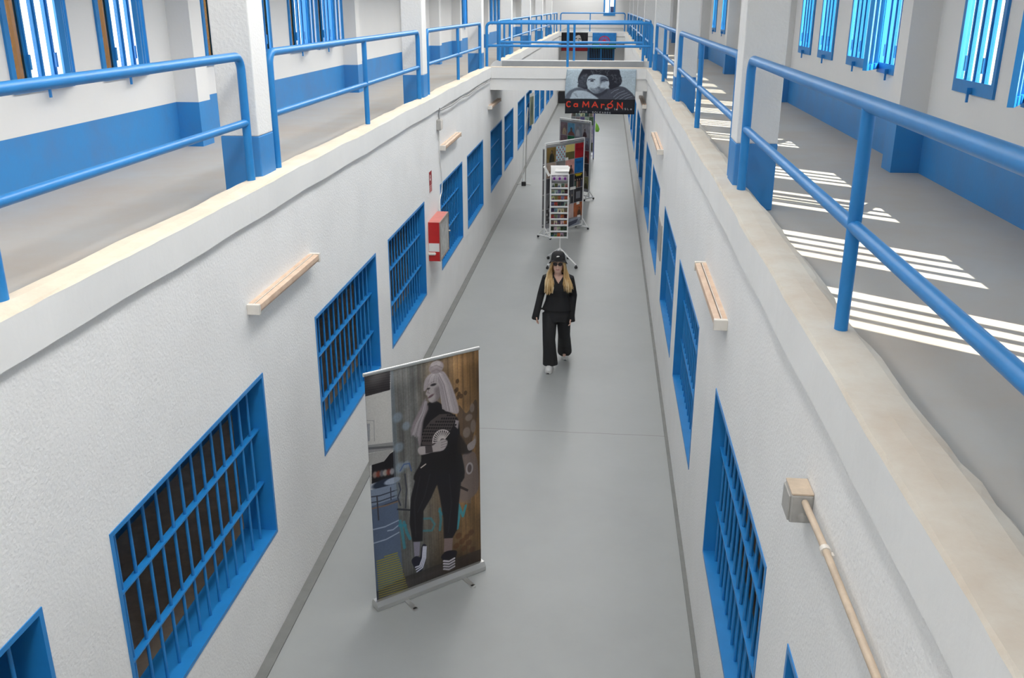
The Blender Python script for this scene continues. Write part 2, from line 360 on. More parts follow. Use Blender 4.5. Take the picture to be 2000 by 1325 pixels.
def upper_window(x, y, side, k, open_ang=0):
    WN[0] += 1; sg = 1 if side == 'right' else -1
    e = thing('window_%d' % WN[0], 'tall blue slatted window in the %s gallery wall, %s from the camera' % (side, ORD[k]), 'window', (x, y, UZ0), 0, 'blue windows of the %s gallery' % side, 'structure')
    def P(me, loc=(0, 0, 0), rz=0, par=e):
        o = link(me.name.split('.')[0], me, par); o.location = loc; o.scale = (sg, 1, 1); o.rotation_euler = (0, 0, rz); return o
    P(UM[0]); t = 0.055; step = (UW - 2 * t) / 4
    for i in range(3):
        P(UM[1], (0, t + step * (i + 1), 0))
    for i in range(4):
        if open_ang and i >= 2: continue
        P(TPM if side == 'left' and i in (0, 3) else UM[2], (0, t + step * i + 0.025, 0))
    P(UM[3], (0, UW / 2, 0))
    for i in (0, 2): P(UM[4], (0, t + step * (i + 1), 0))
    if open_ang:
        s = P(UM[5], (-sg * 0.03, UW - 0.02, 0), -sg * math.radians(open_ang) if sg > 0 else math.radians(open_ang))
        o = link('sash_pane', UM[6], s)
for k, y in enumerate(LUW): upper_window(XLU, y, 'left', k, {1: 25, 2: 18, 3: 40, 5: 35, 6: 35, 7: 35, 0: 30}.get(k, 0))
for k, y in enumerate(RUW): upper_window(XRU, y, 'right', k, {2: 30, 4: 30}.get(k, 0))

# ------------------------------------------------------------------ columns on the curbs
COLY = [0.3, 6.60, 12.95, 19.20, 25.15, 31.25, 37.1, 43.1]
def column(x0, x1, y, side, k):
    sg = 1 if side == 'right' else -1
    e = thing('column', 'square white column with blue foot on the %s curb, %s from the camera' % (side, ORD[k - 1] if k else 'just behind'), 'column', ((x0 + x1) / 2, y + 0.15, ZG), 0, 'columns along the %s curb' % side)
    cx = (x0 + x1) / 2
    m = MB(); m.box((x0 - cx, -0.15, 3.757 - ZG), (x1 - cx, 0.15, ZC - ZG), COLW); m.build('shaft', e, 0.008)
    m = MB(); m.box((x0 - cx - 0.002, -0.152, 0), (x1 - cx + 0.002, 0.152, 3.757 - ZG), BLUED); m.build('painted_base', e, 0.008)
for k, y in enumerate(COLY):
    if k == 0: continue
    column(-2.775, -2.49, y, 'left', k); column(0.905, 1.186, y, 'right', k)

# ------------------------------------------------------------------ railings
RZ, MZ, RR = 4.32, 3.872, 0.030
def railing(p0, p1, posts, label, group, zb=ZT):
    """p0, p1: (x, y) of the two end posts; posts: fractions of intermediate posts"""
    p0 = Vector((*p0, 0)); p1 = Vector((*p1, 0)); d = (p1 - p0); L = d.length; u = d / L; c = (p0 + p1) / 2
    e = thing('railing', label, 'railing', (c.x, c.y, zb), 0, group)
    def W(s, z): q = p0 + u * s - c; return (q.x, q.y, z - zb)
    r = 0.09; path = [W(0, zb)]; path += [W(r - r * math.cos(a), RZ - r + r * math.sin(a)) for a in np.linspace(0, PI / 2, 7)]
    path += [W(L - r + r * math.sin(a), RZ - r + r * math.cos(a)) for a in np.linspace(0, PI / 2, 7)]; path.append(W(L, zb))
    m = MB(); m.tube(path, RR, BLUE, 14); m.build('top_rail', e)
    m = MB(); m.tube([W(0.0, MZ), W(L, MZ)], 0.0265, BLUE, 12); m.build('mid_rail', e)
    for f in posts:
        m = MB(); m.tube([W(L * f, zb), W(L * f, RZ)], 0.0265, BLUE, 12); m.build('post', e)
    return e
XRL, XRR = -2.518, 0.944
spans = [(0.70, 6.45), (7.02, 12.76), (13.40, 19.08)]
spans2 = [(22.30, 25.0), (25.6, 31.1), (31.7, 36.95), (37.5, 42.95), (43.5, 48.0)]
for side, x in (('left', XRL), ('right', XRR)):
    for k, (a, c) in enumerate(spans):
        railing((x, a), (x, c), [(3.53 - a) / (c - a)] if k == 0 else [0.5], 'blue tubular railing on the %s curb before the footbridge, %s from the camera' % (side, ORD[k]), 'side railings')
    for k, (a, c) in enumerate(spans2):
        railing((x, a), (x, c), [0.5], 'blue tubular railing on the %s curb, %s one beyond the footbridge' % (side, NTH[k]), 'side railings')
railing((-2.49, 19.96), (0.885, 19.96), [0.497], 'blue railing along the near edge of the footbridge above the portrait cloth', 'footbridge railings')
railing((-2.455, 22.06), (0.80, 22.06), [0.522], 'blue railing along the far edge of the footbridge', 'footbridge railings')
railing((-2.35, 48.42), (0.80, 48.42), [0.46], 'blue railing across the far end of the corridor opening', 'footbridge railings')

# ------------------------------------------------------------------ footbridge
e = thing('footbridge', 'white concrete footbridge crossing the corridor between the two galleries', 'bridge', (-0.79, 21, 3.0), 0, None, 'structure')
def BP(name, a, c, m, **k):
    q = MB(); o = Vector((-0.79, 21, 3.0)); q.box(Vector(a) - o, Vector(c) - o, m); q.build(name, e)
BP('beam', (XL, YB0 + 0.03, 2.995), (XR, YB1 - 0.03, ZF0 - 0.02), FASC)
BP('fascia', (XL + 0.02, YB0, 3.232), (XR - 0.02, YB0 + 0.16, ZT - 0.012), FASC)
BP('curb_top', (XL + 0.02, YB0, ZT - 0.012), (XR - 0.02, YB0 + 0.16, ZT), CREAM)
BP('deck', (XL + 0.02, YB0 + 0.16, 3.232), (XR - 0.02, YB1 - 0.22, ZG), GREYB)
BP('rear_curb', (XL + 0.02, YB1 - 0.22, 3.232), (XR - 0.02, YB1, ZT + 0.005), GREYB)
BP('rear_curb_top', (XL + 0.02, YB1 - 0.21, ZT + 0.005), (XR - 0.02, YB1 - 0.01, ZT + 0.016), UPW)

# ------------------------------------------------------------------ far end
b = MB(); b.box((XL, YE, 2.97), (XR, YEND, 3.21), FASC); b.box((XL, YE + 0.02, 3.21), (XR, YEND, 3.235), SKIRT); b.box((XL, YE - 0.02, 3.235), (XR, YE + 0.2, ZT), FASC); b.box((XL, YE + 0.2, 3.235), (XR, YEND, ZT - 0.01), mat('landing_grey_paint', (0.20, 0.21, 0.215), 0.6, noise=0.1, nscale=3))
struct(b.build('floor_far_landing'), 'grey landing across the far end of the corridor', 'floor')
EW0, EW1 = -0.31, 0.37
b = MB(); b.box((XLU - 0.1, YEND, 3.0), (EW0, YEND + 0.2, ZC), UPW); b.box((EW1, YEND, 3.0), (XRU + 0.1, YEND + 0.2, ZC), UPW); b.box((EW0, YEND, 3.0), (EW1, YEND + 0.2, 4.12), UPW); b.box((EW0, YEND, 5.6), (EW1, YEND + 0.2, ZC), UPW)
struct(b.build('wall_far_upper'), 'white end wall of the upper storey', 'wall')
WN[0] += 1
e = thing('window_%d' % WN[0], 'narrow blue window in the far end wall', 'window', ((EW0 + EW1) / 2, YEND, 4.12), 0, None, 'structure')
m = MB(); hw = (EW1 - EW0) / 2; m.box((-hw, -0.03, 0), (hw, 0.1, 0.18), BLUE); m.box((-hw, -0.03, 0.18), (-hw + 0.1, 0.1, 1.48), BLUE); m.box((hw - 0.1, -0.03, 0.18), (hw, 0.1, 1.48), BLUE); m.box((-hw, -0.03, 1.38), (hw, 0.1, 1.48), BLUE); m.build('window_frame', e)
m = MB(); m.box((-0.035, -0.02, 0.18), (0.035, 0.09, 1.38), BLUE); m.build('mullion', e)
for s in (-1, 1):
    m = MB(); m.box((s * 0.04, 0.03, 0.18), (s * (hw - 0.1), 0.036, 1.38), GLASS); m.build('pane', e)
m = MB(); m.box((0.04, 0.05, 0.18), (hw - 0.1, 0.07, 0.5), NAVY); m.build('lower_panel', e)
# lower end: wall with a barred gate, dark room behind
b = MB(); g0, g1, gz = -1.02, 0.36, 2.72
b.box((XL, YE + 1.6, 0), (g0, YE + 1.8, 2.97), WHITE); b.box((g1, YE + 1.6, 0), (XR, YE + 1.8, 2.97), WHITE); b.box((g0, YE + 1.6, gz), (g1, YE + 1.8, 2.97), WHITE)
struct(b.build('wall_far_lower'), 'white end wall of the lower corridor around the barred gate', 'wall')
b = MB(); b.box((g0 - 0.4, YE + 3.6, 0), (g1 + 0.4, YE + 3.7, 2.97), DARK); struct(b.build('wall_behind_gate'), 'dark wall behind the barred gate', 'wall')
e = thing('door_1', 'blue barred double gate closing the far end of the lower corridor', 'gate', ((g0 + g1) / 2, YE + 1.66, 0), 0, None, 'structure')
hw = (g1 - g0) / 2
m = MB(); m.box((-hw, -0.04, 0), (-hw + 0.07, 0.04, gz), BLUE); m.box((hw - 0.07, -0.04, 0), (hw, 0.04, gz), BLUE); m.box((-hw, -0.04, gz - 0.08), (hw, 0.04, gz), BLUE); m.box((-0.06, -0.035, 0), (0.06, 0.035, gz), BLUE); m.build('gate_frame', e)
BB = MB(); BB.tube([(0, 0, 0.02), (0, 0, gz - 0.05)], 0.013, BLUE, 6, False); BBM = BB.mesh('bar')
for i in range(14):
    x = -hw + 0.07 + (2 * hw - 0.14) * (i + 0.5) / 14
    if abs(x) > 0.07: o = link('bar', BBM, e); o.location = (x, 0, 0)
for z in (0.6, 1.35, 2.1):
    m = MB(); m.box((-hw, -0.015, z - 0.02), (hw, 0.015, z + 0.02), BLUE); m.build('crossbar', e)
m = MB(); m.box((-0.2, -0.22, 0), (0.2, 0.22, 0.56), BLACK); m.box((-0.16, -0.225, 0.06), (0.16, -0.22, 0.5), DARK); m.box((-0.19, -0.21, 0.56), (0.19, 0.21, 0.575), BLACK)
o = m.build('black_box', None, 0.01); o.location = (-2.19, 48.5, 0); tag(o, 'black box on the floor at the far end of the lower corridor', 'box')
# ------------------------------------------------------------------ flat print: pictures drawn in code
class Cv:
    """small painter; coordinates u right 0..1, v down 0..1"""
    def __init__(s, w, h, col):
        s.w, s.h = w, h; s.a = np.empty((h, w, 3), np.float32); s.a[:] = col
        s.asp = h / w
        s.U, s.V = np.meshgrid((np.arange(w) + 0.5) / w, (np.arange(h) + 0.5) / h)
    def _win(s, pts, pad=0):
        p = np.array(pts, float); x0, y0 = p.min(0) - pad; x1, y1 = p.max(0) + pad / s.asp
        return slice(max(0, int(y0 * s.h) - 1), max(0, min(s.h, int(y1 * s.h) + 2))), slice(max(0, int(x0 * s.w) - 1), max(0, min(s.w, int(x1 * s.w) + 2)))
    def poly(s, pts, col, al=1.0, smooth=False, blur=0):
        if smooth: pts = s.sm(pts)
        sy, sx = s._win(pts, 3.0 * blur / s.w); U, V = s.U[sy, sx], s.V[sy, sx]
        if U.size == 0: return
        acc = np.zeros(U.shape, np.float32)
        for du, dv in ((-.25, -.25), (.25, .25), (-.25, .25), (.25, -.25)):
            u, v = U + du / s.w, V + dv / s.h; ins = np.zeros(U.shape, bool); n = len(pts)
            for i in range(n):
                (xa, ya), (xb, yb) = pts[i], pts[(i + 1) % n]
                if ya == yb: continue
                ins ^= ((ya > v) != (yb > v)) & (u < (xb - xa) * (v - ya) / (yb - ya) + xa)
            acc += ins
        acc /= 4
        if blur:
            k = int(blur); ker = np.ones(2 * k + 1) / (2 * k + 1)
            for _ in range(2):
                acc = np.apply_along_axis(lambda q: np.convolve(q, ker, 'same'), 0, acc) if acc.shape[0] > 2 * k + 1 else acc
                acc = np.apply_along_axis(lambda q: np.convolve(q, ker, 'same'), 1, acc) if acc.shape[1] > 2 * k + 1 else acc
        s._mix(sy, sx, acc * al, col)
    def _mix(s, sy, sx, k, col): k = k[..., None]; s.a[sy, sx] = s.a[sy, sx] * (1 - k) + np.array(col, np.float32) * k
    def sm(s, pts, n=6):
        P = np.array(pts, float); N = len(P); out = []
        for i in range(N):
            p0, p1, p2, p3 = P[i - 1], P[i], P[(i + 1) % N], P[(i + 2) % N]
            for t in np.arange(n) / n:
                out.append(tuple(0.5 * (2 * p1 + (p2 - p0) * t + (2 * p0 - 5 * p1 + 4 * p2 - p3) * t * t + (3 * p1 - p0 - 3 * p2 + p3) * t ** 3)))
        return out
    def ell(s, cx, cy, rx, ry, col, al=1.0, rot=0.0, soft=0.0):
        R = max(rx, ry) * 1.2; sy, sx = s._win([(cx - R, cy - R / s.asp * 1), (cx + R, cy + R / s.asp)])
        U, V = s.U[sy, sx] - cx, (s.V[sy, sx] - cy) * s.asp
        c, n = math.cos(rot), math.sin(rot); x, y = U * c + V * n, -U * n + V * c
        d = np.sqrt((x / rx) ** 2 + (y / ry) ** 2)
        e = max(soft, 1.0 / (s.w * min(rx, ry)))
        s._mix(sy, sx, np.clip((1 + e / 2 - d) / e, 0, 1) * al, col)
    def line(s, pts, wd, col, al=1.0):
        sy, sx = s._win(pts, wd); U, V = s.U[sy, sx], s.V[sy, sx] * s.asp
        if U.size == 0: return
        d = np.full(U.shape, 9.0)
        for (xa, ya), (xb, yb) in zip(pts[:-1], pts[1:]):
            ya, yb = ya * s.asp, yb * s.asp; dx, dy = xb - xa, yb - ya; L = dx * dx + dy * dy + 1e-12
            t = np.clip(((U - xa) * dx + (V - ya) * dy) / L, 0, 1); d = np.minimum(d, np.hypot(U - xa - t * dx, V - ya - t * dy))
        s._mix(sy, sx, np.clip((wd / 2 - d) * s.w + 0.5, 0, 1) * al, col)
    def noise(s, amp, cells=(8, 8), seed=0):
        r = np.random.default_rng(seed); g = r.normal(0, 1, (cells[1] + 1, cells[0] + 1))
        x = s.U * cells[0]; y = s.V * cells[1]; i = np.minimum(x.astype(int), cells[0] - 1); j = np.minimum(y.astype(int), cells[1] - 1); fx, fy = x - i, y - j
        v = g[j, i] * (1 - fx) * (1 - fy) + g[j, i + 1] * fx * (1 - fy) + g[j + 1, i] * (1 - fx) * fy + g[j + 1, i + 1] * fx * fy
        s.a *= (1 + amp * v[..., None])
    def text(s, txt, u, v, h, col, wd=0.16, gap=0.28, wide=1.0):
        """simple stroke lettering; u, v = left end of the base line, h = cap height in v"""
        G = GLY; hu = h * s.asp
        for ch in txt:
            if ch == ' ': u += hu * 0.5 * wide; continue
            wch, st = G.get(ch, (0.6, []))
            for p in st: s.line([(u + x * hu * wide, v - y * h) for x, y in p], hu * wd, col)
            u += (wch + gap) * hu * wide
        return u
    def material(s, name, rough=0.6):
        a = np.clip(s.a, 0, 1); im = bpy.data.images.new(name, s.w, s.h)
        px = np.ones((s.h, s.w, 4), np.float32); px[..., :3] = a[::-1]; im.pixels.foreach_set(px.ravel()); im.update(); im.pack()
        m = bpy.data.materials.new(name); m.use_nodes = True; n = m.node_tree.nodes; t = n.new('ShaderNodeTexImage'); t.image = im; t.extension = 'EXTEND'
        p = n['Principled BSDF']; p.inputs['Roughness'].default_value = rough; p.inputs['Specular IOR Level'].default_value = 0.3
        m.node_tree.links.new(t.outputs[0], p.inputs['Base Color']); return m
def ring_pts(cx, cy, rx, ry, a0, a1, n=12): return [(cx + rx * math.cos(math.radians(a0 + (a1 - a0) * i / n)), cy + ry * math.sin(math.radians(a0 + (a1 - a0) * i / n))) for i in range(n + 1)]
GLY = {
 'C': (0.75, [ring_pts(0.42, 0.5, 0.42, 0.5, 50, 310)]), 'a': (0.66, [ring_pts(0.3, 0.28, 0.28, 0.28, 0, 360), [(0.6, 0.6), (0.6, 0)], ring_pts(0.32, 0.45, 0.28, 0.2, 20, 150)]),
 'M': (0.95, [[(0, 0), (0.08, 1), (0.46, 0.25), (0.84, 1), (0.92, 0)]]), 'A': (0.85, [[(0, 0), (0.42, 1), (0.84, 0)], [(0.18, 0.35), (0.66, 0.35)]]),
 'r': (0.45, [[(0, 0), (0, 0.7)], ring_pts(0.25, 0.42, 0.25, 0.25, 180, 50, 6)]), 'O': (0.9, [ring_pts(0.45, 0.5, 0.45, 0.5, 0, 360, 20)]),
 'o': (0.75, [ring_pts(0.36, 0.35, 0.36, 0.35, 0, 360, 18)]), "'": (0, [[(-0.55, 0.95), (-0.35, 1.25)]]),
 'N': (0.8, [[(0, 0), (0, 1), (0.75, 0), (0.75, 1)]]), 'D': (0.7, [[(0, 0), (0, 1), (0.3, 1), (0.6, 0.75), (0.6, 0.25), (0.3, 0), (0, 0)]]), 'E': (0.6, [[(0.6, 0), (0, 0), (0, 1), (0.6, 1)], [(0, 0.5), (0.5, 0.5)]]),
 'l': (0.15, [[(0, 0), (0, 1)]]), 'I': (0.15, [[(0, 0), (0, 1)]]), 'S': (0.65, [ring_pts(0.3, 0.74, 0.3, 0.26, 30, 270, 8) + ring_pts(0.3, 0.26, 0.3, 0.26, 90, -150, 8)]),
 'P': (0.65, [[(0, 0), (0, 1)], ring_pts(0.25, 0.72, 0.35, 0.28, 90, -90, 8), [(0, 1), (0.25, 1)], [(0, 0.44), (0.25, 0.44)]]),
 'R': (0.7, [[(0, 0), (0, 1), (0.25, 1)], ring_pts(0.25, 0.72, 0.35, 0.28, 90, -90, 8), [(0.25, 0.44), (0, 0.44)], [(0.25, 0.44), (0.62, 0)]]), 'L': (0.55, [[(0, 1), (0, 0), (0.55, 0)]]),
}
def grid(name, nx, nz, f, m, parent=None, back=None):
    """a cloth or print sheet: f(u, v) -> point, v = 0 at the top"""
    vs = [f(i / nx, j / nz) for j in range(nz + 1) for i in range(nx + 1)]
    fs = [(j * (nx + 1) + i, (j + 1) * (nx + 1) + i, (j + 1) * (nx + 1) + i + 1, j * (nx + 1) + i + 1) for j in range(nz) for i in range(nx)]
    me = bpy.data.meshes.new(name); me.from_pydata([tuple(v) for v in vs], [], fs); me.materials.append(m)
    uv = me.uv_layers.new(name='UVMap')
    for p in me.polygons:
        p.use_smooth = True
        for li in p.loop_indices:
            vi = me.loops[li].vertex_index; uv.data[li].uv = ((vi % (nx + 1)) / nx, 1 - (vi // (nx + 1)) / nz)
    o = link(name, me, parent)
    sd = o.modifiers.new('thickness', 'SOLIDIFY'); sd.thickness = 0.003
    if back: me.materials.append(back); sd.material_offset = 1; sd.material_offset_rim = 1
    sd.offset = -1
    return o
def S8(r, g, bb): return (r / 255, g / 255, bb / 255)

# ------------------------------------------------------------------ roll-up banner
def homography(src, dst):
    A = []
    for (x, y), (u, v) in zip(src, dst): A += [[x, y, 1, 0, 0, 0, -u * x, -u * y], [0, 0, 0, x, y, 1, -v * x, -v * y]]
    hh = np.linalg.solve(np.array(A), np.array([c for p in dst for c in p])); return np.append(hh, 1).reshape(3, 3)
def banner_print():
    Hm = homography([(712.5, 734), (937, 681), (940, 1099), (738, 1178)], [(0, 0), (1, 0), (1, 1), (0, 1)])
    def T(x, y): q = Hm @ np.array([x, y, 1]); return (q[0] / q[2], q[1] / q[2])
    Up = lambda *p: [T(700 + x / 4.731, 660 + y / 4.731) for x, y in p]
    Lo = lambda *p: [T(700 + x / 4.569, 920 + y / 4.569) for x, y in p]
    c = Cv(380, 800, S8(104, 92, 78))
    # timber-like concrete pillar, blue-grey at the left, warm brown at the right
    u = c.U; v = c.V
    warm = np.clip((u - 0.42) / 0.4, 0, 1)[..., None]
    c.a = (np.array(S8(104, 104, 102)) * (1 - warm) + np.array(S8(146, 112, 74)) * warm).astype(np.float32)
    c.noise(0.12, (60, 3), 3); c.noise(0.10, (9, 14), 4); c.noise(0.03, (90, 160), 5)
    for x in np.linspace(0.27, 0.98, 17): c.line([(x, 0), (x + 0.01, 1)], 0.004, S8(60, 50, 42), 0.35)
    low = np.clip((v - 0.62) / 0.38, 0, 1)[..., None]; c.a = c.a * (1 - 0.35 * low)
    # street scene strip on the left
    c.poly(Up((40, 330), (300, 300), (345, 1330), (60, 1400)), S8(192, 190, 186))
    c.poly(Up((40, 330), (300, 290), (300, 480), (55, 545)), S8(50, 46, 48))
    for k in range(7): c.line(Up((55, 380 + 22 * k), (300, 335 + 22 * k)), 0.006, S8(30, 28, 30), 0.6)
    c.line(Up((70, 765), (150, 770), (155, 960)), 0.006, S8(150, 150, 150)); c.poly(Up((78, 800), (112, 795), (112, 960), (82, 965)), S8(150, 152, 156))
    c.poly(Up((82, 1000), (335, 970), (340, 1035), (85, 1075)), S8(140, 140, 140)); c.line(Up((85, 1030), (340, 1012)), 0.02, S8(95, 95, 98))
    c.poly(Up((90, 1080), (340, 1035), (300, 1075), (240, 1150), (130, 1185), (92, 1190)), S8(160, 158, 156))
    c.poly(Up((130, 1185), (245, 1150), (300, 1080), (345, 1050), (360, 1400), (130, 1400)), S8(26, 24, 28))
    for k, cc in enumerate(((176, 150, 140), (150, 70, 50), (120, 120, 130), (200, 190, 180), (140, 60, 50), (180, 180, 186))):
        c.ell(*Up((160 + 32 * k, 1275 - 6 * k))[0], 0.02, 0.03, S8(*cc), 0.7, soft=0.6)
    c.poly(Lo((100, 150), (345, 90), (420, 1150), (170, 1200)), S8(84, 98, 122))
    c.ell(*Lo((145, 152))[0], 0.075, 0.034, S8(176, 180, 190), soft=0.3); c.ell(*Lo((235, 122))[0], 0.10, 0.04, S8(40, 48, 64), soft=0.3); c.ell(*Lo((310, 100))[0], 0.07, 0.03, S8(150, 160, 180), soft=0.3)
    c.poly(Lo((105, 185), (345, 125), (355, 250), (110, 330)), S8(120, 132, 152))
    for k in range(3): c.line(Lo((108, 245 + 52 * k), (200, 232 + 50 * k), (355, 180 + 48 * k)), 0.011, S8(56, 62, 76))
    c.line(Lo((115, 350), (250, 322), (360, 285)), 0.014, S8(120, 100, 90)); c.line(Lo((172, 235), (188, 450)), 0.012, S8(60, 58, 66)); c.line(Lo((296, 160), (300, 270)), 0.009, S8(60, 62, 72))
    for a, q in (((125, 540), (365, 455)), ((270, 548), (365, 500)), ((140, 660), (370, 562))): c.line([Lo(a)[0], Lo(((a[0] + q[0]) / 2, (a[1] + q[1]) / 2 + 14))[0], Lo(q)[0]], 0.012, S8(150, 162, 184))
    # pillar edge and graffiti
    c.poly(Up((300, 300), (330, 300), (400, 1500), (345, 1500)), S8(120, 132, 142), 0.5)
    for (x, y, r) in ((370, 740, 40), (450, 820, 34), (385, 1020, 40), (400, 1210, 44), (455, 1180, 30)): c.ell(*Up((x, y))[0], r / 1000, r / 900, S8(146, 168, 190), 0.45, soft=0.5)
    c.line(Up((395, 1240), (430, 1180), (480, 1170), (500, 1240)), 0.012, S8(70, 92, 140), 0.8)
    c.line(Lo((370, 120), (385, 180), (360, 250), (385, 320)), 0.012, S8(46, 50, 66), 0.8); c.line(Lo((425, 40), (440, 180), (430, 340)), 0.014, S8(52, 54, 64), 0.8); c.line(Lo((360, 355), (470, 362)), 0.016, S8(40, 40, 48), 0.85)
    for (x, y) in ((920, 480), (940, 520), (925, 400), (960, 540), (1000, 510), (930, 550), (905, 495)): c.ell(*Up((x, y))[0], 0.016, 0.022, S8(66, 48, 32), 0.7)
    c.poly(Up((930, 640), (1010, 700), (1095, 570), (1100, 780), (1010, 1090), (930, 1050)), S8(86, 70, 58), 0.8, True)
    for (x, y, rx, ry) in ((1060, 650, 22, 34), (1030, 740, 34, 26), (1070, 820, 26, 50), (1010, 880, 36, 40), (1050, 1010, 30, 26), (1085, 950, 16, 40)): c.ell(*Up((x, y))[0], rx / 1000, ry / 800, S8(150, 138, 132), 0.7, soft=0.3)
    c.poly(Up((960, 1130), (1040, 1060), (1100, 1110), (1110, 1420), (950, 1500)), S8(126, 112, 110), 0.85, True); c.ell(*Up((1035, 1215))[0], 0.035, 0.06, S8(176, 166, 166)); c.ell(*Up((1035, 1215))[0], 0.02, 0.04, S8(96, 82, 80))
    c.poly(Lo((915, 60), (1030, 30), (1010, 300), (900, 290)), S8(128, 112, 104), 0.7); c.poly(Lo((915, 140), (990, 175), (982, 195), (915, 165)), S8(56, 46, 44))
    # turquoise paint letters
    TQ = S8(56, 132, 150)
    for st in (((380, 460), (400, 560), (420, 700)), ((415, 470), (440, 560), (470, 620)), ((375, 500), (430, 500))): c.line(Lo(*st), 0.026, TQ, 0.75)
    c.line(Lo((585, 440), (655, 436), (690, 490), (665, 545), (580, 548)), 0.02, TQ, 0.6); c.line(Lo((735, 350), (745, 450), (735, 540)), 0.024, TQ, 0.7); c.line(Lo((730, 370), (760, 400)), 0.02, TQ, 0.7)
    c.line(Lo((890, 525), (905, 430), (900, 310), (940, 415), (965, 320)), 0.024, S8(56, 150, 168), 0.85)
    for (x, y) in ((900, 590), (930, 640), (970, 600), (1010, 560), (880, 680), (950, 700), (1020, 710), (990, 650)): c.ell(*Lo((x, y))[0], 0.03, 0.03, S8(84, 50, 30), 0.55, soft=0.4)
    c.poly(Lo((170, 1090), (420, 960), (1110, 700), (1110, 840), (180, 1190)), S8(48, 40, 40), 0.55)
    # the woman
    BLK = S8(30, 28, 30); SK = S8(172, 163, 163); HR = S8(168, 158, 161)
    c.poly(Up((600, 720), (650, 610), (740, 590), (860, 690), (935, 770), (950, 1000), (965, 1340), (540, 1340), (590, 1150), (585, 1000)), BLK, 1, True, 1)
    c.poly(Up((940, 900), (1010, 1000), (1060, 1050), (1010, 1080), (930, 1060)), S8(40, 34, 32), 0.9, True, 2)
    c.poly(Lo((545, 0), (935, 0), (905, 300), (885, 540), (845, 612), (770, 615), (765, 430), (735, 240), (712, 130), (660, 250), (590, 370), (580, 640), (490, 645), (465, 480), (478, 250), (520, 80)), S8(33, 31, 35), 1, False, 1)
    for p in (((820, 40), (840, 300), (810, 560)), ((560, 60), (510, 300), (520, 600)), ((650, 40), (600, 240), (540, 380))): c.line(Lo(*p), 0.012, S8(48, 46, 52), 0.6)
    rw = np.random.default_rng(8)
    # long lock on the left shoulder, then the crown, bangs and the right fall of hair
    c.poly(Up((628, 560), (640, 600), (655, 660), (610, 780), (588, 980), (570, 1000), (545, 880), (500, 920), (505, 820), (570, 680)), S8(140, 130, 134), 1, True, 2)
    for k in range(34):
        f = rw.random(); g = rw.integers(110, 205); c.line(Up((625 + 25 * f, 590), (600 + 30 * f, 690), (540 + 60 * f, 800), (505 + 75 * f, 900 + 80 * f * rw.random())), 0.004, S8(g, g - 8, g - 4), 0.7)
    c.poly(Up((655, 440), (700, 400), (760, 410), (775, 500), (745, 570), (700, 600), (672, 596), (655, 572), (648, 540), (632, 520), (646, 480)), SK, 1, True, 1)
    c.poly(Up((715, 470), (770, 450), (775, 540), (735, 590), (690, 600), (725, 560)), S8(112, 104, 106), 0.75, True, 4)
    c.ell(*Up((655, 470))[0], 0.016, 0.008, S8(52, 46, 50), 0.9, soft=0.6); c.ell(*Up((703, 432))[0], 0.026, 0.011, S8(44, 40, 44), 0.95, soft=0.6); c.line(Up((678, 414), (715, 398)), 0.010, S8(84, 76, 78), 0.8)
    c.line(Up((662, 478), (650, 508), (668, 512)), 0.006, S8(120, 108, 110), 0.9); c.ell(*Up((680, 540))[0], 0.030, 0.010, S8(104, 80, 86), 0.95, rot=-0.4, soft=0.6)
    c.poly(Up((612, 490), (618, 410), (650, 350), (720, 305), (800, 310), (870, 430), (935, 640), (925, 705), (850, 690), (800, 665), (770, 560), (768, 430), (735, 400), (690, 405), (655, 440), (636, 480)), HR, 1, True, 1)
    for k in range(80):
        f = rw.random(); g = rw.integers(118, 222); c.line(Up((700 + 90 * f, 318), (755 + 95 * f, 430), (775 + 110 * f, 560), (785 + 140 * f, 660 + 40 * f)), 0.0042, S8(g, g - 9, g - 6), 0.65)
    for k in range(34):
        f = rw.random(); g = rw.integers(130, 215); c.line(Up((700 + 60 * f, 315), (650 + 90 * f, 360), (618 + 130 * f, 430 - 30 * f)), 0.0045, S8(g, g - 8, g - 6), 0.65)
    c.ell(*Up((730, 268))[0], 0.066, 0.056, S8(142, 132, 134), 1, soft=0.15); c.ell(*Up((724, 238))[0], 0.044, 0.030, S8(170, 161, 162), 1, soft=0.3)
    for k in range(16):
        g = rw.integers(110, 200); y = 222 + 95 * rw.random(); c.line(Up((672 + 20 * rw.random(), y + 12), (730, y - 8), (785, y + 14)), 0.0045, S8(g, g - 9, g - 7), 0.6)
    c.poly(Up((905, 760), (940, 770), (930, 850), (900, 820)), HR, 0.9, False, 1)
    # fan
    c.poly(Up((590, 940), (610, 860), (680, 770), (760, 710), (850, 705), (915, 735), (880, 830), (800, 960), (690, 1000), (600, 1000)), S8(76, 68, 68))
    for i in range(15):
        for j in range(9):
            x, y = 605 + i * 21 + (j % 2) * 10, 720 + j * 30
            if (y - 700) > (880 - x) * 0.62 - 20 and y < 985 - max(0, x - 700) * 0.75: c.ell(*Up((x, y))[0], 0.0085, 0.0085, S8(28, 25, 27))
    for k in range(12):
        a = math.radians(175 + k * 12.5); c.line(Up((790 + 30 * math.cos(a), 965 + 32 * math.sin(a)), (790 + 92 * math.cos(a), 965 + 108 * math.sin(a))), 0.009, S8(196, 188, 186))
    c.line(Up(*[(790 + 92 * math.cos(math.radians(x)), 965 + 108 * math.sin(math.radians(x))) for x in range(172, 312, 12)]), 0.01, S8(196, 188, 186))
    c.poly(Up((558, 1050), (585, 1012), (690, 1005), (745, 965), (800, 945), (832, 958), (828, 1000), (790, 1050), (690, 1068), (590, 1092)), SK, 1, True, 1)
    for k in range(3): c.line(Up((775, 978 + 22 * k), (828, 958 + 24 * k)), 0.005, S8(120, 110, 112))
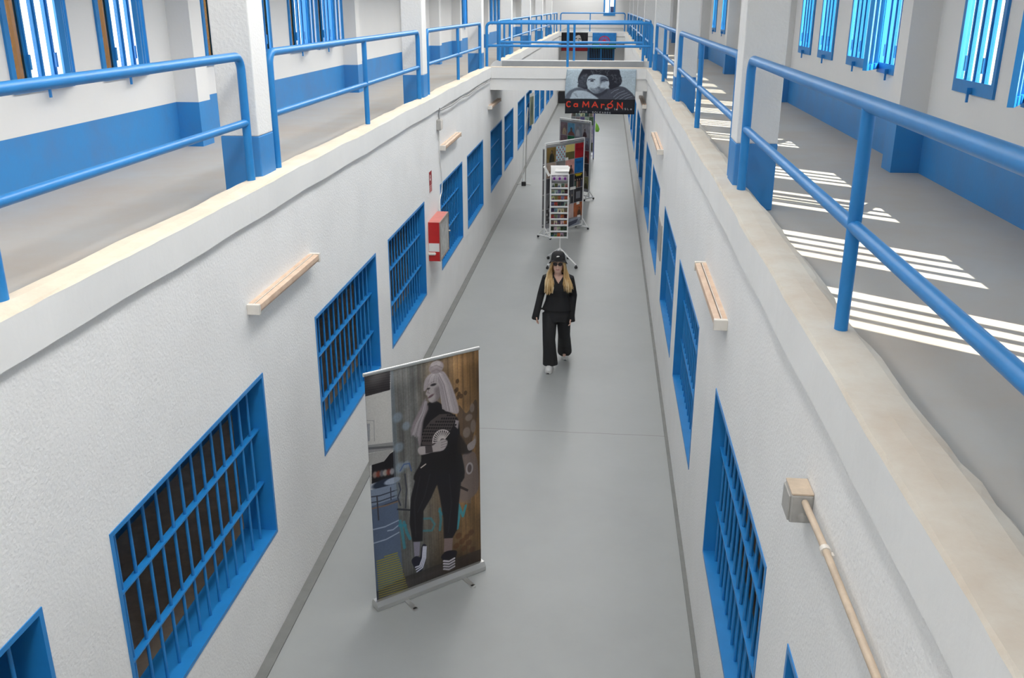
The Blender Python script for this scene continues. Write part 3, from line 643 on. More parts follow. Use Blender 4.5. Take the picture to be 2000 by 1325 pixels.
    c.poly(Up((628, 1010), (690, 1005), (700, 1065), (632, 1078)), S8(60, 54, 56), 0.9); c.line(Up((590, 1210), (632, 1178)), 0.012, S8(200, 190, 180)); c.poly(Up((1015, 1000), (1060, 960), (1090, 940), (1080, 1020), (1030, 1050)), SK, 0.9, True)
    # ankles and striped shoes
    c.poly(Lo((500, 648), (560, 645), (552, 770), (508, 778)), S8(134, 130, 146)); c.poly(Lo((775, 615), (850, 610), (842, 720), (768, 735)), S8(126, 108, 106))
    c.poly(Lo((482, 815), (520, 775), (560, 780), (570, 700), (590, 665), (618, 690), (610, 800), (580, 890), (548, 915), (515, 890)), S8(34, 34, 48), 1, True)
    for k in range(3): c.line(Lo((588 + 12 * k, 690), (580 + 13 * k, 790), (555 + 12 * k, 860 + 8 * k), (518 + 6 * k, 872 + 20 * k)), 0.014, S8(196, 198, 214))
    c.poly(Lo((745, 780), (790, 730), (870, 720), (885, 745), (862, 830), (850, 880), (775, 892), (765, 820)), S8(32, 28, 34), 1, True)
    for k in range(4): c.line(Lo((768, 815 + 24 * k), (815, 818 + 24 * k), (862, 790 + 24 * k)), 0.018, S8(206, 200, 208))
    # caption lines
    r = np.random.default_rng(2)
    for k in range(19):
        x0 = 172 + k * 1.3; x1 = 355 + k * 5.4; x = x0 + (70 if k == 0 else 0); y = lambda xx: 800 + 20 * k - (xx - x0) * 0.30
        while x < x1 - (90 if k == 18 else 0):
            wdt = r.uniform(8, 26); c.line(Lo((x, y(x)), (min(x + wdt, x1), y(min(x + wdt, x1)))), 0.012, S8(150, 140, 52), 0.85); x += wdt + 6
    for a, q in ((878, 935), (945, 985), (1005, 1075)): c.line(Lo((a, 897 - (a - 878) * 0.34), (q, 897 - (q - 878) * 0.34)), 0.014, S8(150, 146, 146), 0.9)
    c.noise(0.02, (160, 320), 9)
    return c.material('banner_print', 0.42)
A2, B2 = Vector((-1.727, 6.262, 0)), Vector((-0.945, 6.93, 0)); UB = (B2 - A2).normalized(); NB = Vector((UB.y, -UB.x, 0)); LB = (B2 - A2).length
cB = (A2 + B2) / 2
e = thing('roll_up_banner', 'tall roll-up banner printed with a standing blonde woman holding a fan', 'banner', (cB.x, cB.y, 0), math.atan2(UB.y, UB.x))
BACKB = mat('banner_back', (0.03, 0.035, 0.06), 0.6)
o = grid('printed_sheet', 4, 12, lambda u, v: ((u - 0.5) * 0.985 * LB, -0.004 + 0.006 * math.sin(3 * u) * math.sin(3 * v), 2.052 - v * 1.985), banner_print(), e, BACKB)
m = MB(); m.tube([(-LB / 2, 0, 2.06), (LB / 2, 0, 2.06)], [(0.016, 0.012), (0.016, 0.012)], ALU, 10); m.build('top_bar', e)
m = MB(); m.prism([(-0.055, 0.004), (0.055, 0.004), (0.055, 0.04), (0.03, 0.078), (-0.03, 0.078), (-0.055, 0.04)], -LB / 2 - 0.01, LB / 2 + 0.01, ALU, 'x'); m.build('base_cassette', e)
for s in (-0.26, 0.30):
    m = MB(); m.box((s - 0.02, -0.20, 0.0), (s + 0.02, 0.17, 0.012), ALU); m.tube([(s, -0.20, 0.0), (s, -0.20, 0.012)], 0.02, ALU, 12); m.build('foot', e)
m = MB(); m.tube([(0, 0.02, 0.07), (0, 0.02, 2.05)], 0.009, ALU, 8); m.build('support_pole', e)

# ------------------------------------------------------------------ portrait cloth on the footbridge
def portrait_print():
    c = Cv(520, 330, S8(176, 192, 202)); Q = lambda *p: [((x - 505) / 1045, (y - 115) / 690) for x, y in p]
    c.noise(0.05, (6, 5), 1)
    HRD = S8(38, 40, 50); SKN = S8(180, 194, 206)
    c.poly(Q((500, 300), (560, 250), (600, 420), (560, 580), (500, 580)), S8(150, 168, 182), 0.6, True, 12)
    c.poly(Q((520, 590), (545, 480), (640, 415), (740, 400), (850, 440), (900, 590)), S8(96, 104, 116), 1, True, 3)
    c.poly(Q((820, 400), (900, 470), (960, 490), (1060, 440), (1160, 410), (1270, 375), (1380, 385), (1460, 440), (1525, 510), (1535, 600), (900, 600), (840, 470)), S8(72, 76, 88), 1, True, 2)
    c.poly(Q((840, 420), (900, 465), (960, 492), (1060, 452), (1130, 410), (1120, 470), (1000, 540), (900, 500)), S8(50, 53, 64), 0.9, True, 4)
    c.poly(Q((700, 345), (688, 260), (730, 150), (800, 100), (1240, 100), (1315, 200), (1342, 300), (1310, 365), (1230, 405), (1170, 420), (1140, 330), (1130, 250), (1040, 215), (960, 200), (880, 210), (840, 260), (818, 330), (840, 410), (800, 425), (740, 400), (690, 385)), HRD, 1, True, 2)
    c.poly(Q((700, 340), (720, 230), (790, 190), (830, 230), (810, 330), (820, 400), (760, 400), (700, 385)), S8(76, 82, 94), 0.8, True, 6)
    c.poly(Q((826, 270), (866, 212), (960, 198), (1090, 218), (1140, 280), (1158, 350), (1120, 405), (1060, 455), (985, 486), (925, 470), (880, 432), (836, 350)), SKN, 1, True, 2)
    c.poly(Q((1020, 235), (1110, 240), (1140, 290), (1050, 320), (1018, 400), (1100, 420), (1070, 455), (1000, 485), (1012, 420), (990, 395), (1022, 350)), S8(70, 76, 90), 0.85, True, 5)
    c.poly(Q((1050, 320), (1110, 310), (1130, 350), (1090, 385), (1050, 370)), S8(170, 184, 198), 0.85, True, 6)
    c.poly(Q((868, 405), (930, 420), (985, 398), (1050, 410), (1110, 395), (1060, 455), (985, 490), (920, 472)), S8(92, 100, 112), 0.85, True, 6)
    c.poly(Q((905, 438), (960, 428), (1020, 440), (965, 458)), S8(160, 170, 182), 0.9, True, 2); c.line(Q((918, 444), (1010, 442)), 0.005, S8(76, 80, 92))
    c.line(Q((842, 282), (885, 268), (940, 278)), 0.014, S8(62, 66, 80), 0.9); c.line(Q((1045, 285), (1090, 276), (1132, 290)), 0.014, S8(44, 48, 60), 0.9)
    c.ell(*Q((898, 296))[0], 0.026, 0.013, S8(50, 54, 66), 0.95, soft=0.7); c.ell(*Q((1080, 300))[0], 0.020, 0.010, S8(96, 104, 118), 0.95, soft=0.7); c.line(Q((985, 390), (1000, 404), (1022, 398)), 0.008, S8(70, 76, 88), 0.8)
    c.poly(Q((596, 530), (630, 468), (700, 446), (820, 458), (920, 510), (990, 590), (610, 590)), S8(174, 188, 200), 1, True, 3)
    for k in range(4): c.line(Q((628 + 14 * k, 486 + 18 * k), (676 + 8 * k, 500 + 16 * k)), 0.006, S8(104, 114, 128), 0.8)
    for p in (((1250, 575), (1330, 510), (1430, 470)), ((1310, 580), (1400, 520), (1470, 495)), ((1230, 540), (1290, 480), (1390, 440)), ((1190, 480), (1240, 440), (1300, 420)), ((1390, 580), (1440, 545), (1500, 530))): c.line(Q(*p), 0.009, S8(138, 148, 162), 0.7)
    rr = np.random.default_rng(5)
    for k in range(150):
        t = rr.uniform(-0.25, PI + 0.25); x, y = 1015 + rr.uniform(210, 330) * math.cos(t), 300 - rr.uniform(110, 190) * math.sin(t)
        g = rr.integers(30, 110); aa = rr.uniform(0, 6.28); c.line(Q((x, y), (x + 14 * math.cos(aa), y + 14 * math.sin(aa)), (x + 22 * math.cos(aa + 0.9), y + 22 * math.sin(aa + 0.9))), 0.006, S8(g, g + 3, g + 12), 0.7)
    c.line(Q((520, 180), (505, 300), (520, 560)), 0.006, S8(130, 150, 166)); c.line(Q((580, 180), (520, 215)), 0.005, S8(140, 158, 170))
    c.poly(Q((480, 575), (1580, 575), (1580, 830), (480, 830)), S8(33, 35, 42))
    RD = S8(208, 62, 42); kx = 1 / 1045; vv = lambda y: (y - 115) / 690
    h = 82 / 690
    for ch, x, y, hh, wd in (('C', 528, 700, 82, 1.0), ('a', 636, 700, 74, 1.35), ('M', 772, 705, 82, 1.25), ('A', 912, 705, 82, 1.25), ('r', 1052, 712, 82, 1.2), ('o', 1142, 708, 92, 1.2), ('N', 1292, 712, 86, 1.1)):
        c.text(ch, (x - 505) * kx, vv(y), hh / 690, RD, 0.22, 0.2, wd)
    c.line(Q((1190, 625), (1215, 598)), 0.014, RD)
    WH = S8(186, 188, 192)
    c.text('DE', (1110 - 505) * kx, vv(738), 26 / 690, WH, 0.22, 0.5, 1.2); c.text('la', (1250 - 505) * kx, vv(740), 28 / 690, WH, 0.22, 0.5, 1.2); c.text('ISLa', (1372 - 505) * kx, vv(735), 26 / 690, WH, 0.2, 0.75, 1.25)
    c.text('POR', (726 - 505) * kx, vv(798), 26 / 690, WH, 0.2, 0.55, 1.4); c.text('SOLEARES', (918 - 505) * kx, vv(800), 26 / 690, WH, 0.2, 0.5, 1.22)
    c.noise(0.04, (120, 80), 3); return c.material('portrait_cloth_print', 0.75)
CLB = mat('cloth_back', (0.45, 0.47, 0.5), 0.9)
def cloth(name, x0, x1, z1, z0, y, m, label, cat, amp=0.012, nx=40, nz=26, skew=0.0, group=None):
    cx = (x0 + x1) / 2
    def f(u, v):
        yy = -amp * (0.6 + 0.4 * math.sin(7 * u + 2 * v)) * min(1, v * 2.2 + 0.15) - amp * 0.6 * math.sin(13 * u + 1) * v
        sx = skew * math.sin(PI * min(v, 0.7)) * (1 - u)
        return (x0 - cx + (x1 - x0) * u - sx, yy, -(z1 - z0) * v + 0.006 * math.sin(6 * u) * v)
    o = grid(name, nx, nz, f, m, None, CLB); o.location = (cx, y, z1); return tag(o, label, cat, group)
cloth('printed_cloth', -0.815, 0.602, 3.432, 2.538, 19.825, portrait_print(), 'large cloth with a long-haired man and red lettering hanging from the footbridge', 'flag', skew=0.03)

def face_flag():
    c = Cv(160, 108, S8(24, 23, 28)); c.poly([(0, 0.84), (1, 0.82), (1, 1), (0, 1)], S8(120, 24, 34))
    c.poly([(0.5, 0.30), (0.56, 0.18), (0.68, 0.14), (0.74, 0.30), (0.76, 0.48), (0.68, 0.60), (0.6, 0.62), (0.52, 0.56), (0.49, 0.42)], S8(176, 172, 168), 1, True)
    c.line([(0.52, 0.33), (0.58, 0.32)], 0.03, S8(30, 28, 32)); c.line([(0.66, 0.33), (0.73, 0.35)], 0.03, S8(30, 28, 32)); c.poly([(0.62, 0.34), (0.66, 0.5), (0.6, 0.62), (0.64, 0.64), (0.70, 0.5)], S8(40, 38, 42), 0.8); c.line([(0.56, 0.55), (0.63, 0.55)], 0.018, S8(60, 50, 52))
    c.line([(0.82, 0.02), (0.86, 0.2), (0.9, 0.5)], 0.006, S8(70, 68, 72)); return c.material('black_face_flag', 0.8)
def wheel_flag():
    c = Cv(180, 130, S8(44, 122, 190)); c.poly([(0, 0.52), (1, 0.52), (1, 1), (0, 1)], S8(28, 104, 66)); R = S8(196, 36, 62)
    c.line([(0.5 + 0.22 * math.cos(t), 0.52 + 0.22 / c.asp * math.sin(t)) for t in np.linspace(0, 2 * PI, 40)], 0.035, R)
    for k in range(16):
        t = 2 * PI * k / 16; c.line([(0.5 + 0.07 * math.cos(t), 0.52 + 0.07 / c.asp * math.sin(t)), (0.5 + 0.2 * math.cos(t), 0.52 + 0.2 / c.asp * math.sin(t))], 0.017, S8(206, 120, 160) if k % 1 else R)
    c.ell(0.5, 0.52, 0.06, 0.06, R); c.noise(0.05, (12, 6), 2); return c.material('wheel_flag', 0.8)
cloth('hanging_flag', -2.28, -0.98, 3.42, 2.55, YE - 0.05, face_flag(), 'black flag with a pale face and red lower band at the far end', 'flag', 0.02, 24, 14)
cloth('hanging_flag', -0.755, 0.41, 3.41, 2.66, YE - 0.05, wheel_flag(), 'blue and green flag with a red spoked wheel at the far end', 'flag', 0.02, 24, 14)

# ------------------------------------------------------------------ wheeled display panels with record sleeves
def cover_mat(k, bg, seed, fig=None, extra=None, n=44):
    c = Cv(n, n, S8(*bg)); r = np.random.default_rng(seed); c.noise(0.08, (4, 4), seed)
    if extra: extra(c)
    if fig:
        x = r.uniform(0.3, 0.7); q = r.uniform(0.6, 1.5); g = r.integers(120, 180); yb = r.uniform(0.3, 0.55)
        c.poly([(x - 0.3 * q, 1), (x - 0.24 * q, yb + 0.25), (x - 0.06 * q, yb + 0.12), (x + 0.12 * q, yb + 0.14), (x + 0.28 * q, yb + 0.3), (x + 0.3 * q, 1)], S8(*fig), 0.9, True, 1)
        c.ell(x, yb, 0.10 * q, 0.13 * q, S8(*[int(v * 0.6) for v in fig]), 0.9, soft=0.3); c.ell(x - 0.02, yb + 0.02, 0.065 * q, 0.09 * q, S8(g, int(g * 0.84), int(g * 0.76)), 0.85, soft=0.4)
        for _ in range(3): c.line([(r.random(), r.random()), (r.random(), r.random())], 0.05, S8(*[int(v) for v in np.clip(np.array(bg) + r.integers(-40, 40), 0, 220)]), 0.5)
    return c.material('sleeve_print_%s' % k, 0.35)
def bars(*cols):
    def f(c):
        for i, q in enumerate(cols): c.poly([(0, i / len(cols)), (1, i / len(cols)), (1, (i + 1) / len(cols)), (0, (i + 1) / len(cols))], S8(*q))
    return f
def tiles(ca, cb, n):
    def f(c):
        for i in range(n):
            for j in range(n):
                if (i * 3 + j * 5) % 4: c.ell((i + 0.5) / n, (j + 0.5) / n, 0.3 / n, 0.36 / n, S8(*(ca if (i + j) % 2 else cb)))
    return f
def banner_txt(col, y0=0.05):
    def f(c): c.poly([(0.1, y0), (0.9, y0), (0.9, y0 + 0.07), (0.1, y0 + 0.07)], S8(*col)); c.poly([(0.2, y0 + 0.1), (0.8, y0 + 0.1), (0.8, y0 + 0.15), (0.2, y0 + 0.15)], S8(*col))
    return f
def sq(col, a=0.25, bb=0.75):
    def f(c): c.poly([(a, a), (bb, a), (bb, bb), (a, bb)], S8(*col))
    return f
def crowd(cols):
    def f(c):
        for i, q in enumerate(cols):
            x = (i + 0.5) / len(cols); c.poly([(x - 0.1, 1), (x - 0.1, 0.6), (x, 0.5), (x + 0.1, 0.6), (x + 0.1, 1)], S8(*q)); c.ell(x, 0.45, 0.05, 0.06, S8(190, 160, 140))
    return f
SLEEVES1 = [
 [('olive brown sleeve with a dark-haired seated woman', (120, 98, 52), (34, 40, 40), None), ('pale blue sleeve with rows of red figures', (164, 196, 206), None, tiles((168, 50, 56), (206, 206, 206), 6)), ('sleeve with yellow upper half and olive field', (200, 184, 110), None, bars((206, 190, 116), (96, 92, 58))), ('plain red sleeve', (170, 38, 46), None, banner_txt((130, 26, 32), 0.35))],
 [('beige sleeve with pale faces', (168, 150, 136), (120, 96, 84), None), ('grey sleeve with a group of people', (128, 126, 126), None, crowd(((60, 60, 64), (90, 88, 88), (50, 50, 54), (80, 78, 78)))), ('pink sleeve with a man playing a guitar', (206, 150, 142), (40, 36, 36), lambda c: c.ell(0.5, 0.85, 0.3, 0.18, S8(206, 150, 40))), ('plain bright blue sleeve', (34, 108, 176), None, banner_txt((26, 84, 140), 0.2))],
 [('dark grey sleeve', (60, 58, 62), (110, 106, 106), None), ('brown sleeve', (110, 88, 72), (50, 44, 42), None), ('pink and dark grey sleeve', (196, 168, 164), None, lambda c: c.poly([(0.4, 0), (1, 0), (1, 1), (0.4, 1)], S8(50, 52, 56))), ('black sleeve with yellow heading and four people', (26, 26, 28), None, lambda c: (banner_txt((214, 190, 40))(c), crowd(((60, 80, 70), (150, 120, 100), (90, 60, 56), (70, 70, 90)))(c)))],
 [('black and white portrait sleeve', (96, 96, 98), (30, 30, 32), None), ('cream sleeve', (190, 182, 166), (90, 80, 72), None), ('grey photograph sleeve with white shirts', (74, 74, 78), None, crowd(((30, 30, 34), (196, 196, 196), (40, 40, 44)))), ('dark sleeve with a pale square picture', (48, 46, 52), None, sq((120, 122, 128)))],
 [('dark sleeve with white marks', (58, 56, 58), None, tiles((160, 160, 160), (90, 90, 90), 4)), ('tan sleeve', (160, 130, 104), (60, 50, 46), None), ('pale pink blank sleeve', (196, 172, 166), None, None), ('orange-brown sleeve with a bearded portrait', (166, 92, 56), (70, 56, 44), None)]]
SLEEVES2 = [
 [('mauve sleeve with a cream figure', (122, 104, 110), (176, 160, 130), None), ('blue sleeve with a reddish-haired woman', (90, 140, 170), (120, 70, 60), None), ('grey sleeve with a seated figure', (128, 134, 144), (176, 178, 182), None), ('silver sleeve with a dark-haired woman', (150, 150, 158), (60, 40, 44), None)],
 [('purple brown sleeve', (122, 100, 108), (150, 140, 140), None), ('green sleeve with a dark figure', (40, 110, 74), (30, 40, 36), None), ('slate sleeve', (110, 114, 126), (60, 60, 68), None), ('grey blue sleeve', (120, 124, 140), (80, 60, 70), None)],
 [('ochre sleeve', (170, 130, 70), (60, 50, 40), None), ('white sleeve', (196, 196, 192), (120, 60, 60), None), ('teal sleeve', (60, 110, 116), (30, 40, 44), None), ('dark red sleeve', (110, 40, 44), (40, 30, 30), None)],
 [('grey sleeve', (120, 120, 120), (50, 50, 54), None), ('navy sleeve', (44, 50, 80), (150, 140, 130), None), ('rose sleeve', (190, 140, 140), (90, 60, 60), None), ('black sleeve', (36, 34, 38), (120, 110, 104), None)],
 [('brown sleeve', (104, 78, 58), (40, 34, 32), None), ('cream sleeve', (200, 190, 170), (80, 70, 60), None), ('blue grey sleeve', (110, 126, 146), (50, 50, 60), None), ('olive sleeve', (110, 108, 70), (50, 48, 40), None)]]
def slab_sleeve(name, mt, loc, rz, sz, label, cat, group, th=0.004):
    """thin card with the print on its front face (local -y)"""
    h = sz / 2 if not isinstance(sz, tuple) else None
    a, bb = (h, h) if h else (sz[0] / 2, sz[1] / 2)
    me = bpy.data.meshes.new(name)
    me.from_pydata([(-a, 0, -bb), (a, 0, -bb), (a, 0, bb), (-a, 0, bb), (-a, th, -bb), (a, th, -bb), (a, th, bb), (-a, th, bb)], [], [(0, 1, 2, 3), (5, 4, 7, 6), (1, 5, 6, 2), (4, 0, 3, 7), (3, 2, 6, 7), (4, 5, 1, 0)])
    me.materials.append(mt); me.materials.append(PAPER)
    uv = me.uv_layers.new(name='UVMap')
    for p in me.polygons:
        p.material_index = 0 if p.index == 0 else 1
        if p.index == 0:
            for li, q in zip(p.loop_indices, ((0, 0), (1, 0), (1, 1), (0, 1))): uv.data[li].uv = q
    o = link(name, me); o.location = loc; o.rotation_euler = (0, 0, rz); return tag(o, label, cat, group)
def foot(e, x, s, m):
    q = MB(); q.tube([(x, -0.18, 0.055), (x, 0.18, 0.055)], 0.018, m, 8); q.tube([(x, -0.15, 0.06), (x, 0, 0.24)], 0.012, m, 8); q.tube([(x, 0.15, 0.06), (x, 0, 0.24)], 0.012, m, 8); f = q.build('foot', e)
    for yy in (-0.17, 0.17):
        q = MB(); q.tube([(x - 0.012, yy, 0.022), (x + 0.012, yy, 0.022)], 0.022, BLACK, 12); q.box((x - 0.008, yy - 0.008, 0.022), (x + 0.008, yy + 0.008, 0.05), m); q.build('caster', f)
def rack(name, A, B, ztop, covers, label, which, mL=WMET, mR=WMET, pitch=0.32, rear=True):
    A = Vector((*A, 0)); B = Vector((*B, 0)); L = (B - A).length; u = (B - A) / L; rz = math.atan2(u.y, u.x); c = (A + B) / 2
    e = thing(name, label, 'display rack', (c.x, c.y, 0), rz)
    for s, m in ((-1, mL), (1, mR)):
        q = MB(); q.tube([(s * L / 2, 0, 0.05), (s * L / 2, 0, ztop)], 0.017, m, 10); q.build('post', e); foot(e, s * L / 2, s, m)
    q = MB(); q.tube([(-L / 2, 0, ztop), (L / 2, 0, ztop)], 0.017, WMET, 10); q.build('top_bar', e)
    q = MB(); q.tube([(-L / 2, 0, 0.10), (L / 2, 0, 0.10)], 0.02, WMET, 10); q.build('bottom_bar', e)
    q = MB(); q.box((-L / 2 + 0.02, -0.006, 0.20), (L / 2 - 0.02, 0.006, ztop - 0.03), BOARD); q.build('panel', e)
    q = MB(); q.box((-L / 2 + 0.02, -0.012, ztop - 0.075), (L / 2 - 0.02, -0.007, ztop - 0.03), ALU); q.build('header_strip', e)
    if rear:
        q = MB(); q.box((-L / 2 - 0.015, 0.05, 0.22), (L / 2 - 0.08, 0.06, ztop - 0.10), BOARD)
        for k in range(6): q.box((-L / 2 - 0.015, 0.046, ztop - 0.12 - 0.32 * k), (L / 2 - 0.08, 0.05, ztop - 0.10 - 0.32 * k), WMET)
        q.build('rear_panel', e)
    nc = len(covers[0]); ps = (L - 0.05) / nc; sz = ps - 0.012
    for i, row in enumerate(covers):
        for j, (desc, bg, fig, ex) in enumerate(row):
            lx = -L / 2 + 0.025 + ps * (j + 0.5); lz = ztop - 0.085 - pitch * (i + 0.5)
            P = c + u * lx + Vector((u.y, -u.x, 0)) * 0.011
            szz = (sz, pitch - 0.012)
            slab_sleeve('record_sleeve', cover_mat('%s%d%d' % (which[0], i, j), bg, i * 7 + j, fig, ex), (P.x, P.y, lz), rz, szz,
                        '%s, row %s column %s on the %s panel' % (desc, NTH[i], NTH[j], which), 'record sleeve', 'record sleeves on the display panels')
    return e
rack('display_panel', (-1.2, 19.23), (-0.43, 20.26), 1.985, SLEEVES1, 'white wheeled display panel of record sleeves nearest the walking woman', 'nearest')
rack('display_panel', (-1.14, 24.15), (-0.34, 23.45), 1.96, SLEEVES2, 'white wheeled display panel behind the nearest one, turned the other way', 'middle')
r3 = np.random.default_rng(11)
SL3 = [[('small coloured case', tuple(int(x) for x in r3.integers(70, 190) + r3.integers(-22, 22, 3)), tuple(int(x) for x in r3.integers(30, 130) + r3.integers(-15, 15, 3)), None) for j in range(5)] for i in range(6)]
rack('display_panel', (-1.10, 30.3), (-0.34, 30.3), 1.95, SL3, 'farthest wheeled display panel with a navy right post', 'farthest', WMET, NAVY, 0.27, False)
m = MB(); m.rings([(0, 0, 0, 0.05, 0.02), (0.01, 0, 0.08, 0.07, 0.03), (-0.01, 0, 0.2, 0.045, 0.025), (-0.03, 0, 0.27, 0.015, 0.012)], GREEN, 12); m.tube([(-0.03, 0, 0.26), (-0.06, 0, 0.33), (-0.08, 0, 0.30)], 0.008, GREEN, 6)
o = m.build('green_bag'); o.location = (-0.245, 30.28, 0.86); tag(o, 'small bright green bag hanging on the farthest display panel', 'bag')
# extra large sleeve leaning along the bottom of the nearest panel
u1 = Vector((0.77, 1.03, 0)).normalized(); P = Vector((-0.815, 19.745, 0)) + u1 * 0.22 + Vector((u1.y, -u1.x, 0)) * 0.03
slab_sleeve('record_sleeve', cover_mat('low', (150, 156, 170), 3, None, lambda c: c.poly([(0.1, 1), (0.3, 0.4), (0.9, 0.2), (0.8, 0.7), (0.3, 1)], S8(70, 74, 90))), (P.x, P.y, 0.205), math.atan2(u1.y, u1.x), (0.6, 0.16), 'low grey-blue picture along the foot of the nearest panel', 'record sleeve', 'record sleeves on the display panels')
for k, (lx, z, wd) in enumerate(((0.04, 1.60, 0.10), (0.27, 0.95, 0.19), (0.46, 0.60, 0.10), (0.50, 0.30, 0.10))):
    P = Vector((-0.815, 19.745, 0)) + u1 * lx + Vector((u1.y, -u1.x, 0)) * 0.016
    slab_sleeve('caption_card', PAPER, (P.x, P.y, z), math.atan2(u1.y, u1.x), (wd, 0.06), 'white caption card %s from the top on the nearest panel' % NTH[k], 'card', 'caption cards', 0.002)

# ------------------------------------------------------------------ stand of picture cards
SX, SY = -0.805, 17.25
e = thing('card_stand', 'white card stand with nine shelves in front of the nearest display panel', 'stand', (SX, SY, 0), 0.10)
WS, Z0S, Z1S = 0.33, 0.505, 1.56
for s in (-1, 1):
    m = MB(); m.box((s * WS / 2 - 0.012, -0.06, Z0S - 0.01), (s * WS / 2 + 0.012, 0.05, Z1S + 0.14), WMET); m.build('side_panel', e, 0.003)
m = MB(); m.box((-WS / 2, 0.035, Z0S), (WS / 2, 0.05, Z1S + 0.14), WMET); m.build('back_panel', e)
def flower_card():
    c = Cv(96, 34, S8(196, 190, 200))
    for x in (0.17, 0.5, 0.83):
        for k in range(7): c.ell(x + 0.05 * math.cos(k * 0.9), 0.55 + 0.16 * math.sin(k * 0.9), 0.03, 0.03, S8(140, 60, 160))
        c.ell(x, 0.55, 0.03, 0.03, S8(96, 40, 140)); c.line([(x - 0.12, 0.15), (x + 0.08, 0.12)], 0.02, S8(90, 70, 110))
    return c.material('flower_header', 0.6)
o = grid('header_card', 1, 1, lambda u, v: ((u - 0.5) * (WS - 0.026), -0.045, Z1S + 0.135 - v * 0.115), flower_card(), e)
m = MB(); m.prism([(-0.06, Z1S + 0.14), (0.05, Z1S + 0.14), (0.05, Z1S + 0.30), (0.02, Z1S + 0.27)], -WS / 2, WS / 2, PAPER, 'x'); m.build('top_tray', e)
m = MB(); m.add([(-0.09, -0.05, Z1S + 0.20), (0.17, -0.07, Z1S + 0.205), (0.19, 0.06, Z1S + 0.27), (-0.06, 0.06, Z1S + 0.29), (-0.09, -0.05, Z1S + 0.205), (0.17, -0.07, Z1S + 0.21), (0.19, 0.06, Z1S + 0.275), (-0.06, 0.06, Z1S + 0.295)], [(0, 1, 2, 3), (4, 5, 6, 7), (0, 1, 5, 4), (1, 2, 6, 5), (2, 3, 7, 6), (3, 0, 4, 7)], PAPER); m.build('top_flap', e)
m = MB(); m.box((-0.02, 0, 0), (0.02, 0.1, 0.19), PAPER, Matrix.Translation((-WS / 2 - 0.03, -0.04, Z1S + 0.12)) @ Matrix.Rotation(-0.5, 4, 'Y')); m.build('side_flap', e)
m = MB(); m.tube([(0.03, 0.0, 0.27), (0.03, 0.0, Z0S)], 0.013, WMET, 10); m.build('pole', e)
for a in (-120, -55, 60, 125):
    q = Vector((math.cos(math.radians(a)), math.sin(math.radians(a)), 0)); R0 = 0.50 if a < 0 else 0.36
    m = MB(); m.tube([Vector((0.03, 0, 0.29)), Vector((0.03, 0, 0.07)) + q * R0], [0.018, 0.014], WMET, 8); f = m.build('leg', e)
    t = Vector((0.03, 0, 0.027)) + q * R0; n2 = Vector((-q.y, q.x, 0)) * 0.017
    m = MB(); m.tube([t - n2, t + n2], 0.027, BLACK, 12); m.box(t + Vector((-0.008, -0.008, 0)), t + Vector((0.008, 0.008, 0.05)), BLACK); m.build('caster', f)
rs = np.random.default_rng(4); pitch = (Z1S - Z0S) / 9
COLN = lambda q: 'dark' if max(q) < 90 else ('red' if q[0] > q[1] + 50 and q[0] > q[2] + 40 else 'pale' if min(q) > 140 else 'blue' if q[2] > q[0] + 25 else 'warm-toned' if q[0] > q[2] + 20 else 'grey')
Rz = Matrix.Rotation(0.10, 4, 'Z')
for i in range(9):
    z = Z1S - pitch * (i + 1)
    m = MB(); m.box((-WS / 2 + 0.012, -0.055, z), (WS / 2 - 0.012, 0.035, z + 0.012), WMET); m.box((-WS / 2 + 0.012, -0.06, z), (WS / 2 - 0.012, -0.053, z + 0.03), WMET); m.build('shelf', e)
    for j in range(5):
        bg = tuple(int(x) for x in (rs.choice([rs.integers(30, 80), rs.integers(90, 150), rs.integers(150, 205)]) + rs.integers(-28, 28, 3)).clip(20, 215))
        if rs.random() < 0.22: bg = (170, 60 + int(rs.integers(0, 50)), 50)
        fig = tuple(int(x) for x in rs.integers(20, 120, 3))
        p = Rz @ Vector((-WS / 2 + 0.012 + (WS - 0.024) * (j + 0.5) / 5, -0.03, 0)) + Vector((SX, SY, z + 0.012 + 0.042))
        slab_sleeve('picture_card', cover_mat('c%d%d' % (i, j), bg, 100 + i * 5 + j, fig, None, 20), p, 0.10, (0.060, 0.084), 'small %s picture card, %s in the %s row of the card stand' % (COLN(bg), NTH[j], NTH[i]), 'picture card', 'cards on the card stand', 0.003)

# ------------------------------------------------------------------ wall fittings
def batten(side, y0, y1, z, k):
    sg = 1 if side == 'left' else -1; x = XL if side == 'left' else XR
    e = thing('batten_light', 'unlit fluorescent batten with aged cover on the %s lower wall, %s from the camera' % (side, ORD[k]), 'lamp', (x, (y0 + y1) / 2, z), 0, 'batten lights')
    L = (y1 - y0) / 2
    m = MB(); m.box((0, -L, -0.032), (sg * 0.030, L, 0.032), BATT); m.box((sg * 0.030, -L + 0.03, -0.028), (sg * 0.036, L - 0.03, 0.028), BATW); m.build('base', e)
    m = MB(); m.prism([(sg * 0.044, -0.03), (sg * 0.044, 0.03), (sg * 0.085, 0.026), (sg * 0.085, -0.014)], -L + 0.03, L - 0.03, BATT); m.build('cover', e, 0.003)
    m = MB(); m.tube([(sg * 0.064, -L + 0.03, -0.026), (sg * 0.064, L - 0.03, -0.026)], 0.011, BATT, 10); m.build('tube', e)
    for s in (-1, 1):
        m = MB(); m.box((0.0, s * (L + 0.004), -0.038), (sg * 0.09, s * (L - 0.03), 0.036), BATW); m.build('end_cap', e, 0.004)
for k, (a, c) in enumerate(((5.88, 7.32), (13.65, 15.25), (19.45, 21.2))): batten('left', a, c, 2.675, k)
for k, (a, c) in enumerate(((5.80, 7.28), (13.4, 15.4), (19.7, 21.9))): batten('right', a, c, 2.70, k)

